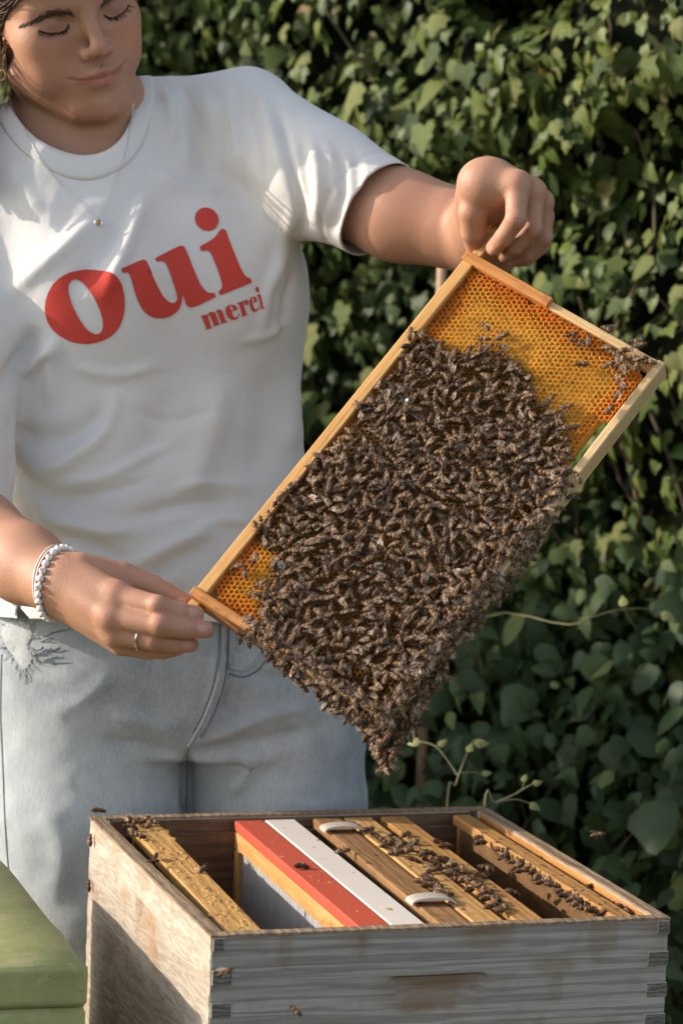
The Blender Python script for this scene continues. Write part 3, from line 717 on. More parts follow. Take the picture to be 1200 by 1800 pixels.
bee_mass('bee_cluster', [b for i, b in enumerate(cl) if i not in pset] + core, 'dense mass of brown bees covering the raised comb and hanging below it')

# single bees around the cluster: pixel on the comb plane, heading, label
def comb_bee(px, py, a, lab, grp, z=.0025):
    x, y = fr_px(px, py, z); place_bee(fr_w([x, y, z]), NF + .15 * rng.normal(0, 1, 3), img_dir(R(a)), lab, grp)
G0 = 'bees on the bare comb'
for px, py, a, lab in ((850, 572, 125, 'topmost bee on the bare comb above the cluster'), (884, 590, 20, 'bee on bare comb just right of the topmost bee'), (848, 596, 170, 'bee on the comb directly below the topmost bee'), (880, 608, 160, 'bee at the upper fringe of the cluster below two lone bees'),
                       (1003, 588, 190, 'left one of three bees under the upper right frame bar'), (1013, 600, 150, 'lower one of three bees under the upper right frame bar'), (1033, 596, 95, 'right one of three bees under the upper right frame bar'),
                       (1020, 640, 175, 'lone bee in the middle of the bare comb right of the cluster'), (1003, 752, 185, 'lone bee on bare comb near the lower right bar'), (997, 715, 20, 'bee just outside the right fringe of the cluster'), (968, 700, 60, 'bee at the right tip of the cluster fringe'),
                       (413, 997, 200, 'left one of a pair of bees on bare comb by the lower hand'), (430, 1003, 100, 'right one of a pair of bees on bare comb by the lower hand'), (447, 985, 240, 'bee above the cluster fringe near the left bare comb'), (442, 1045, 160, 'dark bee on bare comb left of the cluster above the lower bar'), (455, 1028, 200, 'bee beside the dark bee at the left cluster fringe')):
    comb_bee(px, py, a, lab, G0)
for i, (px, py, a) in enumerate(((1062, 612, 170), (1075, 620, 140), (1088, 618, 200), (1100, 640, 95), (1085, 640, 250), (1072, 640, 30), (1110, 628, 170), (1118, 642, 80), (1128, 630, 10), (1098, 655, 300), (1085, 662, 100), (1092, 676, 130), (1088, 690, 60), (1138, 636, 160), (1105, 615, 200))):
    comb_bee(px, py, a, 'bee huddled in the right corner of the raised frame', 'bees in the right corner of the frame', .004)
for px, py, a, lab in ((1072, 718, 60, 'bee on the pale lower right bar near the frame corner'), (1014, 838, 110, 'bee on the pale lower right bar above the cluster edge'), (1112, 600, 170, 'bee on the outer edge of the upper right bar'), (1064, 577, 150, 'small bee perched on top of the upper right bar'), (1126, 606, 10, 'bee at the far right end of the upper right bar'), (738, 585, 170, 'bee on the long left bar at the upper end of the cluster')):
    comb_bee(px, py, a, lab, 'bees on the bars of the raised frame', .0045)
# bees in the box
def hive_bee(px, py, z, a, lab, grp, dn=(0, 0, 1), vert=False):
    p = on_plane(px, py, BO[2] + z) if not vert else np.array(vert)
    return place_bee(p + np.array(dn) * .0027, np.array(dn) + .3 * rng.normal(0, 1, 3), np.array([math.cos(R(a)), math.sin(R(a)), .05 * rng.normal()]), lab, grp, sc=rng.uniform(1.1, 1.3))
zf = lambda zx, zy: (580 + zx * .5167, 1380 + zy * .5167)
for (zx, zy) in ((128, 160), (65, 140), (165, 190), (200, 195), (230, 200), (260, 175), (285, 205), (250, 235), (215, 240), (300, 230), (320, 260), (290, 265), (340, 240), (370, 205), (395, 215), (355, 275), (385, 270), (410, 275), (430, 300), (400, 305), (450, 295), (345, 300), (480, 325), (515, 318), (525, 290), (545, 305),
                 (475, 365), (520, 365), (545, 375), (490, 345), (430, 330), (310, 335), (340, 325), (335, 350), (360, 350), (385, 385), (400, 395), (570, 400), (580, 435), (550, 420), (180, 215), (270, 200), (235, 220), (205, 180), (190, 205), (222, 230), (262, 222), (310, 245), (330, 285), (372, 262), (368, 292), (398, 288), (418, 312), (470, 310), (455, 330), (500, 335), (505, 352), (512, 380), (535, 395), (560, 412), (322, 345), (350, 338), (372, 368), (395, 378), (595, 425), (150, 178), (625, 375)):
    hive_bee(*zf(zx, zy), TOP, rng.uniform(0, 360), 'bee crawling over the tan frame bars in the open hive', 'bees on the tan frame bars')
for (zx, zy) in ((580, 230), (592, 250), (625, 270), (665, 270), (690, 250), (710, 280), (720, 310), (740, 330), (655, 300), (690, 300), (800, 330), (820, 375), (890, 355), (860, 385), (790, 385), (840, 395), (880, 430), (910, 430), (950, 435), (1000, 430), (930, 415), (975, 440), (1080, 440), (860, 430), (760, 350), (725, 340), (895, 410), (700, 325), (630, 290), (815, 400), (600, 240), (640, 275), (675, 285), (705, 300), (735, 315), (725, 325), (750, 335), (780, 370), (830, 385), (850, 400), (870, 415), (900, 440), (920, 445), (940, 425), (960, 450), (990, 445), (515, 185), (508, 205), (830, 415), (1010, 440)):
    hive_bee(*zf(zx, zy), TOP - .006, rng.uniform(0, 360), 'bee on the frame by the right wall inside the hive', 'bees by the right wall of the hive')
zl = lambda zx, zy: (zx * .5167, 1380 + zy * .5167)
for (zx, zy) in ((425, 120), (460, 135), (490, 130), (525, 135), (440, 150), (470, 180), (530, 250), (520, 270), (450, 165), (505, 145)):
    hive_bee(*zl(zx, zy), TOP + .002, rng.uniform(0, 360), 'bee in the back left corner of the hive by the propolis bar', 'bees in the back left corner of the hive')
for zx, zy, z, lab in ((685, 300, TOP, 'lone bee in the middle of the propolis-crusted bar'), (340, 95, .003, 'bee on the back left corner of the hive rim'), (1030, 285, TOP, 'striped bee on the red painted bar'), (85 / .5167 * .0 + 1170, 232, TOP, 'bee on the white clip near the back wall')):
    hive_bee(*zl(zx, zy), z, 20, lab, 'single bees on the hive')
# on the sunlit left wall and in the air
for y, z, lab in ((.452, -.016, 'bee on the sunlit left hive wall near the rear edge'), (.452, -.062, 'dark bee lower on the left hive wall near the rear edge')):
    place_bee(hive(-.003, y, z), -E1, np.array([0, .2, 1]), lab, 'bees on the left hive wall')
for px, py, zz, h, n_, lab in ((1052, 1467, 2.45, (.9, .2, .25), (-.1, -.3, 1), 'bee flying right of the hive before the dark leaves'), (518, 1775, 2.30, (-.7, .1, .5), (.3, -.8, .5), 'bee flying in front of the grey hive wall'), (398, 1707, 2.28, (.5, .3, .3), (0, -.6, .8), 'bee flying near the front left finger joints')):
    place_bee(wp(px, py, zz), n_, h, lab, 'flying bees', 4)
print('single bees', N_BEE[0])
# ------------------------------------------------------------------ ivy wall and shrub behind
def leaf_mat(name, attr, dull=False):
    n = NT(name); v = n.mapping()
    if attr: a = n.node('ShaderNodeVertexColor'); a.layer_name = 'Col'; sep = n.node('ShaderNodeSeparateColor'); n.l(a.outputs[0], sep.inputs[0]); rnd = sep.outputs[0]
    else: rnd = n.node('ShaderNodeObjectInfo').outputs['Random']
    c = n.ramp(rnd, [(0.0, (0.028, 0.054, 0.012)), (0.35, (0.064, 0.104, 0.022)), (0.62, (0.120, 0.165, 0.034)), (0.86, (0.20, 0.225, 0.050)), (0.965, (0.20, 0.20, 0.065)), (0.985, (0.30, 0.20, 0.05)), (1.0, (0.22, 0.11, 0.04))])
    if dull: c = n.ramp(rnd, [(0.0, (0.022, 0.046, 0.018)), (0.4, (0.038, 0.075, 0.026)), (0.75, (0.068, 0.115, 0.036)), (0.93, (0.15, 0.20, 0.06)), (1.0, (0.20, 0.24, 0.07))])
    c = n.mix(n.math('MULTIPLY', n.noise(v, 45, 3), 0.5), c, (0.035, 0.05, 0.02))
    n.set(Base_Color=c, Roughness=0.5, Specular_IOR_Level=0.32)
    n.bump(n.noise(v, 160, 3), 0.35, 0.002)
    tr = n.node('ShaderNodeBsdfTranslucent'); tc = n.mix(0.55, c, (0.16, 0.22, 0.03)); n.l(tc, tr.inputs[0])
    mx = n.node('ShaderNodeMixShader', i_0=0.26); n.l(n.bsdf.outputs[0], mx.inputs[1]); n.l(tr.outputs[0], mx.inputs[2]); n.l(mx.outputs[0], n.out.inputs[0])
    return n.m
LEAF, LEAF_A = leaf_mat('leaf', False), leaf_mat('leaf_mass', True); LEAF_S, LEAF_SA = leaf_mat('shrub_leaf', False, True), leaf_mat('shrub_leaf_mass', True, True)
STEM = plain_mat('stem_bark', (0.13, 0.10, 0.06), 0.8, 0, 0.4, 80, 0.2, 0.4, 200)
SHOOT = plain_mat('pale_shoot', (0.24, 0.22, 0.11), 0.6, 0, 0.3, 120, 0.3)
DEEP = plain_mat('gap_shade', (0.016, 0.018, 0.010), 0.95, 0, 0.5, 30, 0.05, 0.9, 40)  # near-black backing: the shade in the leaf gaps is put into its colour
def leaf_shape(half, fold, curl, seed, wob=.05):
    r = np.random.default_rng(seed); h = np.array(half, float); k = len(h)
    mid = np.stack([np.zeros(4), np.array([0, .33, .68, 1.0])], -1)
    V = [(x, y) for x, y in mid]; side = []
    for s in (1, -1):
        ids = []
        for (x, y) in h[1:-1]:
            ids.append(len(V)); V.append((s * x * (1 + wob * r.standard_normal()), y + wob * .6 * r.standard_normal()))
        side.append(ids)
    V = np.array(V); z = -fold * np.abs(V[:, 0]) - curl * V[:, 1] ** 2 + .05 * np.sin(7 * V[:, 0] + seed) * np.abs(V[:, 0]) * 2
    V3 = np.concatenate([V, z[:, None]], 1); F = []
    for s, ids in zip((1, -1), side):
        n = len(ids)
        for i in range(n - 1):
            mi = 0 if V[ids[i], 1] < .2 else (1 if V[ids[i], 1] < .5 else 2)
            mj = 0 if V[ids[i + 1], 1] < .2 else (1 if V[ids[i + 1], 1] < .5 else 2)
            t = (mi, ids[i], ids[i + 1]); F.append(t if s > 0 else t[::-1])
            if mj != mi: t = (mi, ids[i + 1], mj); F.append(t if s > 0 else t[::-1])
        last = 0 if V[ids[-1], 1] < .2 else (1 if V[ids[-1], 1] < .5 else 2)
        if last != 2: t = (last, ids[-1], 2); F.append(t if s > 0 else t[::-1])
        t = (2, ids[-1], 3); F.append(t if s > 0 else t[::-1])
    return V3, np.array(F)
IVY = [(0, 0), (.26, -.13), (.58, .06), (.44, .26), (.56, .46), (.27, .58), (.12, .84), (0, 1)]
HEART = [(0, 0), (.22, -.12), (.47, .05), (.50, .32), (.36, .62), (.15, .87), (0, 1)]
OVAL = [(0, 0), (.15, .05), (.30, .22), (.32, .42), (.22, .66), (.08, .88), (0, 1)]
ivy_shapes = [leaf_shape(IVY, .35, .25, 1), leaf_shape(IVY, -.15, .35, 2, .08), leaf_shape(HEART, .3, .3, 3), leaf_shape(IVY, .5, .1, 4, .1), leaf_shape(HEART, .1, .45, 5, .08)]
shrub_shapes = [leaf_shape(OVAL, .35, .35, 11), leaf_shape(HEART, .35, .4, 12), leaf_shape(OVAL, .15, .5, 13), leaf_shape(OVAL, .5, .2, 14, .1), leaf_shape(OVAL, -.1, .6, 15, .08)]
def leaf_frames(n_, t_):
    n_ = n_ / np.linalg.norm(n_, axis=1, keepdims=True); t_ = t_ - n_ * (n_ * t_).sum(1, keepdims=True); t_ /= np.linalg.norm(t_, axis=1, keepdims=True) + 1e-9
    return np.stack([np.cross(t_, n_), t_, n_], -1)
def foliage(parent, pos, M, size, shp, shapes, tone, n_single, mats):
    """the n_single leaves that show largest are single leaves, the others one mass"""
    q = w2c(pos); px = c2px(q); inview = (px[:, 0] > 8) & (px[:, 0] < 1192) & (px[:, 1] > 8) & (px[:, 1] < 1792)
    facing = np.abs(M[:, :, 2] @ FW)
    # leaves of the outermost layer first
    cell = {}
    depth = q[:, 2]
    for i in np.where(inview)[0]:
        k = (int(px[i, 0] // 26), int(px[i, 1] // 26))
        if k not in cell or depth[i] < depth[cell[k]]: cell[k] = i
    hide = lambda x, y: (x < 520 and 140 < y < 1500) or (x < 245 and y < 140) or inside((x, y), [(345, 1050), (826, 442), (1160, 640), (675, 1330)]) or (y > 1440 and x < 1100) or (520 < x < 800 and 300 < y < 470)
    front = [i for i in cell.values() if not hide(*px[i])]
    front.sort(key=lambda i: -size[i] ** 2 * facing[i] / depth[i] ** 2)
    single = front[:n_single]; ss = set(single)
    meshes = []
    for (v, f) in shapes: meshes.append(new_mesh('leaf', v, f, True, None, [mats[0]]))
    for i in single:
        o = link('leaf', meshes[shp[i]], parent); A = M[i] * size[i]; p = pos[i] - np.array(parent.location)
        o.matrix_basis = Matrix(((*A[0], p[0]), (*A[1], p[1]), (*A[2], p[2]), (0, 0, 0, 1)))
    Vs, Fs, Ks, nb = [], [], [], 0
    for s, (v, f) in enumerate(shapes):
        idx = np.array([i for i in np.where(shp == s)[0] if i not in ss])
        if not len(idx): continue
        W = np.einsum('nij,kj->nki', M[idx] * size[idx][:, None, None], v) + pos[idx][:, None, :]
        Vs.append(W.reshape(-1, 3) - np.array(parent.location)); Fs.append((f[None] + (np.arange(len(idx)) * len(v))[:, None, None] + nb).reshape(-1, 3))
        Ks.append(np.repeat(tone[idx], len(v))); nb += len(idx) * len(v)
    K = np.concatenate(Ks); o = obj('foliage', np.concatenate(Vs), np.concatenate(Fs), mats[1], parent, True, np.stack([K, K, K], -1)); o['kind'] = 'stuff'
    return o
def ivy_front(x, z):                     # y of the leafy surface
    p = np.stack([x * 1.6, z * 1.6, 0 * x], -1)
    y = 4.02 - .55 * x + .17 * vnoise(p, 21) + .10 * vnoise(p * 2.7, 22) + .05 * vnoise(p * 7, 23)
    hx, hz = wp(915, 5, 3.9)[[0, 2]]
    y = y + .55 * np.exp(-(((x - hx) / .085) ** 2 + ((z - hz - .03) / .06) ** 2) ** 1.5)      # hole in the growth
    y = y - 1.45 * sstep(-.80, -1.15, x) * sstep(1.55, 1.30, z)                                  # unseen bulge on the left, added to shade the lower growth
    return y
ih = empty('ivy_hedge', (0.1, 4.1, 0)); tag(ih, 'tall wall of climbing ivy leaves filling the background', 'hedge')
def scatter_ivy():
    N1, N2 = 18000, 7500
    N3 = 4200
    x = np.concatenate([rng.uniform(-.62, .66, N1), rng.uniform(-1.9, 1.9, N2), rng.uniform(-1.2, -.74, N3)]); z = np.concatenate([rng.uniform(.1, 1.75, N1), rng.uniform(0.0, 2.5, N2), rng.uniform(0, 1.7, N3)])
    lay = rng.random(N1 + N2 + N3) ** 1.5 * .26
    dens = vnoise(np.stack([x * 5, z * 5, 0 * x], -1), 31) * .5 + .5
    keep = rng.random(len(x)) < .35 + .9 * dens; x, z, lay = x[keep], z[keep], lay[keep]
    y = ivy_front(x, z) + lay - .05
    pos = np.stack([x, y, z], -1); n = len(x)
    e = .02; gx = (ivy_front(x + e, z) - ivy_front(x - e, z)) / (2 * e); gz = (ivy_front(x, z + e) - ivy_front(x, z - e)) / (2 * e)
    nrm = np.stack([gx, -np.ones(n), gz], -1); nrm /= np.linalg.norm(nrm, axis=1, keepdims=True)
    nn = nrm + np.array([-.85, 0, .55]) + .45 * rng.standard_normal((n, 3)); tt = np.array([0, -.35, -1.0]) + .55 * rng.standard_normal((n, 3))
    size = np.clip(0.0215 * np.exp(.40 * rng.standard_normal(n)), .016, .06)
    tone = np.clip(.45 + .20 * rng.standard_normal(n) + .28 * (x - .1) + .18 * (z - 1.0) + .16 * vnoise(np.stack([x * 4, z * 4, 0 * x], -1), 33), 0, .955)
    tone[rng.random(n) < .012] = .99
    return pos, leaf_frames(nn, tt), size, rng.integers(0, len(ivy_shapes), n), tone
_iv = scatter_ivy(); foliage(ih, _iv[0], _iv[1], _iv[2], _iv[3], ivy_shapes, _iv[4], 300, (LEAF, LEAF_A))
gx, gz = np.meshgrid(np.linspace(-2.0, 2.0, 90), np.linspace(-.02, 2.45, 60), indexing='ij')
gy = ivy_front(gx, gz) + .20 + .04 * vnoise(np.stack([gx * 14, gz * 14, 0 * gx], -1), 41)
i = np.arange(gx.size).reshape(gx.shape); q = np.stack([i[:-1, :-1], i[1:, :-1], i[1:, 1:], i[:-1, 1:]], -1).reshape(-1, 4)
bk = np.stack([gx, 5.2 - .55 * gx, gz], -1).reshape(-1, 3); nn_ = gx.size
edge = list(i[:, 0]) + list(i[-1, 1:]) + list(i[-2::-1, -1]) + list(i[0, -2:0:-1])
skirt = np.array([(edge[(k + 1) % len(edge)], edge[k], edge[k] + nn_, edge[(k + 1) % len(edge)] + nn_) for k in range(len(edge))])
obj('shade_backing', np.concatenate([np.stack([gx, gy, gz], -1).reshape(-1, 3), bk]) - np.array(ih.location), np.concatenate([q, skirt, q[:, ::-1] + nn_]), DEEP, ih, True)
m = MB()
for k in range(45):                      # woody stems through the ivy
    x0 = rng.uniform(-.9, .9); z0 = rng.uniform(0, .9); L = rng.uniform(.4, 1.2); a = rng.normal(0, .5); n = 9
    t = np.linspace(0, 1, n); xs = x0 + L * t * math.sin(a) + .03 * np.sin(t * 9 + k); zs = z0 + L * t * math.cos(a)
    ys = ivy_front(xs, zs) + rng.uniform(.0, .12); v, f = tube(np.stack([xs, ys, zs], -1), np.linspace(.004, .0016, n) * rng.uniform(.7, 1.5), 5); m.add(v - np.array(ih.location), f)
o = m.build('stem', STEM, ih, True); o['kind'] = 'stuff'

# lower, nearer shrub on the right
sh = empty('leafy_shrub', (0.55, 3.6, 0)); tag(sh, 'dark green broad-leaved shrub low on the right behind the hive', 'shrub')
def shrub_front(x, z):
    p = np.stack([x * 2.2, z * 2.2, 0 * x + 3], -1)
    top = .93 + .16 * (x - .3) + .08 * vnoise(p * 1.7, 52)
    return 3.62 - .42 * (x - .2) + .16 * vnoise(p, 51) + .30 * sstep(top - .30, top + .05, z) - .12 * sstep(.3, 1.0, x), top
def scatter_shrub():
    N = 9500; x = rng.uniform(-.35, 1.5, N); z = rng.uniform(.02, 1.15, N)
    yf, top = shrub_front(x, z); k = (z < top + .03 * rng.standard_normal(N)) & (rng.random(N) < .45 + .65 * (vnoise(np.stack([x * 6, z * 6, 0 * x], -1), 55) * .5 + .5))
    x, z, yf = x[k], z[k], yf[k]; n = len(x); y = yf + rng.random(n) ** 1.4 * .28
    nn = np.array([-.45, -.48, .85]) + .42 * rng.standard_normal((n, 3)); tt = np.stack([.5 * rng.standard_normal(n), -.55 + .3 * rng.standard_normal(n), -.6 + .45 * rng.standard_normal(n)], -1)
    size = np.clip(.030 * np.exp(.36 * rng.standard_normal(n)), .02, .085)
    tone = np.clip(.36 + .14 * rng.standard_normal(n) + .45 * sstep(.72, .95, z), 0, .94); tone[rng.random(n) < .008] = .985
    return np.stack([x, y, z], -1), leaf_frames(nn, tt), size, rng.integers(0, len(shrub_shapes), n), tone
ss_ = scatter_shrub()
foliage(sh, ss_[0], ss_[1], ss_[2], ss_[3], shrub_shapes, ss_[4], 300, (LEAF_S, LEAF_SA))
m = MB()
for k in range(26):
    x0 = rng.uniform(-.2, 1.3); n = 8; t = np.linspace(0, 1, n); L = rng.uniform(.4, .95); a = rng.normal(0, .35)
    xs = x0 + L * t * math.sin(a) + .04 * np.sin(t * 5 + k); zs = L * t * math.cos(a) * .95; ys = shrub_front(xs, zs)[0] + .20 + rng.uniform(-.06, .1) - .05 * t ** 2
    v, f = tube(np.stack([xs, ys, zs], -1), np.linspace(.0032, .0012, n), 5); m.add(v - np.array(sh.location), f)
o = m.build('stem', STEM, sh, True); o['kind'] = 'stuff'
# pale shoots between shrub and hive
def shoot(name, label, paths, leaves, depth, back=.05):
    base = wp(*paths[0][0], depth); e = empty(name, (base[0], base[1], 0)); tag(e, label, 'shoot')
    ground = np.array([[base[0] + .03, base[1] + back, 0.0], [base[0] + .01, base[1] + back, base[2] * .5]] + ([[base[0] - .10, base[1] + .22, base[2] - .05]] if back > .1 else []))
    for j, p in enumerate(paths):
        w = np.array([wp(x, y, depth + .02 * j + .01 * i) for i, (x, y) in enumerate(p)])
        if j == 0: w = np.concatenate([ground, w])
        w = spline(w, 5); v, f = tube(w - np.array(e.location), np.linspace(.0016 if j == 0 else .0011, .0007, len(w)) * (.6 if back > .1 else 1), 6); obj('stem', v, f, SHOOT, e, True)
    for (x, y, s, a) in leaves:
        v, f = shrub_shapes[0]; n_ = np.array([[-.2, -.8, .5]]); t_ = img_dir(R(a))[None] + np.array([[0, -.3, 0]])
        A = leaf_frames(n_, t_)[0] * s; l_ = obj('leaf', v @ A.T + wp(x, y, depth) - np.array(e.location), f, YLEAF, e, True)
    return e
YLEAF = plain_mat('young_leaf', (0.20, 0.21, 0.07), 0.5, 0, 0.3, 60, 0.4)
shoot('vine_shoot', 'thin pale vine shoot rising behind the hive below the bee cluster', [[(785, 1425), (800, 1380), (812, 1345), (822, 1320), (832, 1300)], [(805, 1365), (785, 1335), (765, 1312), (738, 1303)], [(812, 1358), (830, 1358), (846, 1360)]], [(832, 1306, .018, 10), (738, 1303, .016, 170), (770, 1312, .014, 60), (846, 1360, .012, 20), (822, 1322, .014, 80)], 3.22)
shoot('dry_twig', 'dry pale branching twig just behind the right half of the hive rim', [[(850, 1432), (870, 1412), (900, 1398), (935, 1378)], [(875, 1410), (905, 1405), (930, 1412)], [(905, 1397), (918, 1385), (920, 1372)]], [(935, 1378, .012, 30), (930, 1412, .014, -30), (918, 1374, .011, 80)], 3.15)
shoot('vine_tendril', 'yellowish tendril arching across the shrub right of the raised comb', [[(1000, 1098), (1040, 1085), (1085, 1072), (1130, 1070), (1160, 1078)], [(1095, 1070), (1105, 1088), (1118, 1105)]], [(1160, 1078, .02, -20), (1095, 1066, .018, 100)], 3.44, .45)
# garden stake between arm and frame
sk = wp(776, 470, 3.74); v, f = tube([(sk[0], sk[1], -.05), (sk[0] + .002, sk[1], .6), (sk[0], sk[1], sk[2] + .05)], [.0072, .007, .0066], 8)
tag(obj('garden_stake', v, f, plain_mat('stake_wood', (0.42, 0.28, 0.18), .7, 0, .25, 50, .2), None, True), 'thin wooden stake showing between the forearm and the raised frame', 'stake')
# ------------------------------------------------------------------ signed-distance modelling
class Sdf:
    def __init__(s): s.p = []
    def cone(s, a, b, ra, rb, k=.006, op='u', grp=None): s.p.append(('c', np.array(a, float), np.array(b, float), ra, rb, k, op)); return s
    def chain(s, pts, rad, k=.006):
        for i in range(len(pts) - 1): s.cone(pts[i], pts[i + 1], rad[i], rad[i + 1], k)
        return s
    def ell(s, c, r, k=.006, Rm=None, op='u'): s.p.append(('e', np.array(c, float), np.eye(3) if Rm is None else np.array(Rm, float), np.array(r, float), None, k, op)); return s
    def fun(s, f, k=.02, op='u'): s.p.append(('f', f, None, None, None, k, op)); return s
    @staticmethod
    def one(q, P):
        if q[0] == 'c':
            a, b = q[1], q[2]; ba = b - a; pa = P - a; h = np.clip(pa @ ba / (ba @ ba + 1e-12), 0, 1)
            return np.linalg.norm(pa - h[..., None] * ba, axis=-1) - (q[3] + (q[4] - q[3]) * h)
        if q[0] == 'e':
            L = (P - q[1]) @ q[2] / q[3]; k0 = np.linalg.norm(L, axis=-1); k1 = np.linalg.norm(L / q[3], axis=-1) + 1e-9
            return k0 * (k0 - 1) / k1
        return q[1](P)
    def __call__(s, P, sel=None):
        d = None
        for i, q in enumerate(s.p):
            if sel is not None and not sel[i]: continue
            e = s.one(q, P); k = q[5]
            if d is None: d = e if q[6] == 'u' else np.full(e.shape, 1.0); continue
            if q[6] == 'u': h = np.clip(.5 + .5 * (d - e) / k, 0, 1); d = d * (1 - h) + e * h - k * h * (1 - h)
            else: e = -e; h = np.clip(.5 - .5 * (d - e) / k, 0, 1); d = d * (1 - h) + e * h + k * h * (1 - h)
        return d
def polygonise(sdf, lo, hi, h, B=16):
    lo = np.array(lo, float); nb = np.ceil((np.array(hi) - lo) / (h * B)).astype(int)
    I = np.stack(np.meshgrid(*[np.arange(n) for n in nb], indexing='ij'), -1).reshape(-1, 3)
    cen = lo + (I + .5) * h * B; diag = h * B * .5 * math.sqrt(3)
    E = np.stack([Sdf.one(q, cen) for q in sdf.p]); tot = sdf(cen)
    act = np.where(np.abs(tot) < diag * 1.3 + .003)[0]
    kk = np.array([q[5] for q in sdf.p]); isu = np.array([q[6] == 'u' for q in sdf.p])
    N = nb * B + 3; key = lambda c: ((c[..., 0] + 1) * N[1] + c[..., 1] + 1) * N[2] + c[..., 2] + 1
    g = np.arange(B + 1); G = np.stack(np.meshgrid(g, g, g, indexing='ij'), -1)
    VK, VP, Q = [], [], []
    corners = [(a, b, c) for a in (0, 1) for b in (0, 1) for c in (0, 1)]
    edges = [(p, q) for p in corners for q in corners if sum(abs(x - y) for x, y in zip(p, q)) == 1 and p < q]
    for b in act:
        e = E[:, b]; lim = tot[b] + 3.4 * diag + .004
        sel = np.where(isu, e < np.maximum(e[isu].min(), tot[b]) + 3.2 * diag + kk, e < 2.2 * diag + kk)
        P = lo + (I[b] * B + G) * h; D = sdf(P, sel); s = D < 0
        if s.all() or not s.any(): continue
        base = I[b] * B
        cnt = sum(s[a:a + B, c:c + B, d:d + B].astype(np.int8) for a, c, d in corners)
        ci = np.argwhere((cnt > 0) & (cnt < 8))
        if len(ci):
            acc = np.zeros((len(ci), 3)); num = np.zeros(len(ci))
            dv = {c: D[ci[:, 0] + c[0], ci[:, 1] + c[1], ci[:, 2] + c[2]] for c in corners}
            for p, q in edges:
                da, db = dv[p], dv[q]; m = (da < 0) != (db < 0); t = np.where(m, da / np.where(m, da - db, 1), 0)
                pos = np.array(p) + t[:, None] * (np.array(q) - np.array(p)); acc += np.where(m[:, None], pos, 0); num += m
            VK.append(key(base + ci)); VP.append(lo + (base + ci + acc / num[:, None]) * h)
        for ax in range(3):
            o1, o2 = (ax + 1) % 3, (ax + 2) % 3
            sl = [slice(0, B)] * 3; sl2 = list(sl); sl2[ax] = slice(1, B + 1)
            a, c = s[tuple(sl)], s[tuple(sl2)]; pi = np.argwhere(a != c)
            if not len(pi): continue
            d1 = np.zeros(3, int); d1[o1] = 1; d2 = np.zeros(3, int); d2[o2] = 1; pi2 = base + pi
            q4 = np.stack([key(pi2 - d1 - d2), key(pi2 - d2), key(pi2), key(pi2 - d1)], -1)
            fl = ~a[pi[:, 0], pi[:, 1], pi[:, 2]]; q4[fl] = q4[fl][:, ::-1]; Q.append(q4)
    VK = np.concatenate(VK); VP = np.concatenate(VP); Q = np.concatenate(Q)
    u, fi = np.unique(VK, return_index=True); VP = VP[fi]; idx = np.clip(np.searchsorted(u, Q), 0, len(u) - 1)
    good = (u[idx] == Q).all(1); return VP, idx[good]
def vnormals(V, F):
    a, b, c, d = (V[F[:, i]] for i in range(4)); n = np.cross(c - a, d - b); N = np.zeros_like(V)
    for i in range(4): np.add.at(N, F[:, i], n)
    return N / (np.linalg.norm(N, axis=1, keepdims=True) + 1e-12)
def smooth_mesh(V, F, it=2, lam=.5):
    e = np.concatenate([F[:, [0, 1]], F[:, [1, 2]], F[:, [2, 3]], F[:, [3, 0]]]); e = np.concatenate([e, e[:, ::-1]])
    cnt = np.bincount(e[:, 0], minlength=len(V)).astype(float)[:, None] + 1e-9
    for _ in range(it):
        S_ = np.zeros_like(V); np.add.at(S_, e[:, 0], V[e[:, 1]]); V = V + lam * (S_ / cnt - V)
    return V
def compact(V, F, *ex):
    u, inv = np.unique(F, return_inverse=True); return (V[u], inv.reshape(F.shape)) + tuple(x[u] for x in ex)
def seg_dist(P, pl):                     # distance and parameter along a polyline in 2-D
    best = np.full(len(P), 1e9); par = np.zeros(len(P)); pl = np.asarray(pl, float); L = np.r_[0, np.cumsum(np.linalg.norm(np.diff(pl, axis=0), axis=1))]
    for i in range(len(pl) - 1):
        a, b = pl[i], pl[i + 1]; ba = b - a; h = np.clip((P - a) @ ba / (ba @ ba), 0, 1); d = np.linalg.norm(P - a - h[:, None] * ba, axis=1)
        m = d < best; best[m] = d[m]; par[m] = (L[i] + h[m] * (L[i + 1] - L[i])) / L[-1]
    return best, par
def folds(V, N, items):                  # cloth folds: polyline, height mm, half width; applied to the near side
    P = c2px(V); D = np.zeros(len(V)); near = sstep(.05, -.25, N[:, 2])
    for pl, amp, wid in items:
        pl = spline(np.array(pl, float), 5); lo, hi = pl.min(0) - 3 * wid, pl.max(0) + 3 * wid
        m = (P[:, 0] > lo[0]) & (P[:, 0] < hi[0]) & (P[:, 1] > lo[1]) & (P[:, 1] < hi[1])
        if not m.any(): continue
        d, t = seg_dist(P[m], pl); D[m] += (1.25 if wid > 10.5 else 2.0) * amp * .001 * np.exp(-(d / wid) ** 2) * np.clip(np.sin(np.pi * np.clip(t, .02, .98)) * 1.6, 0, 1)
    return V + N * (D * near)[:, None]

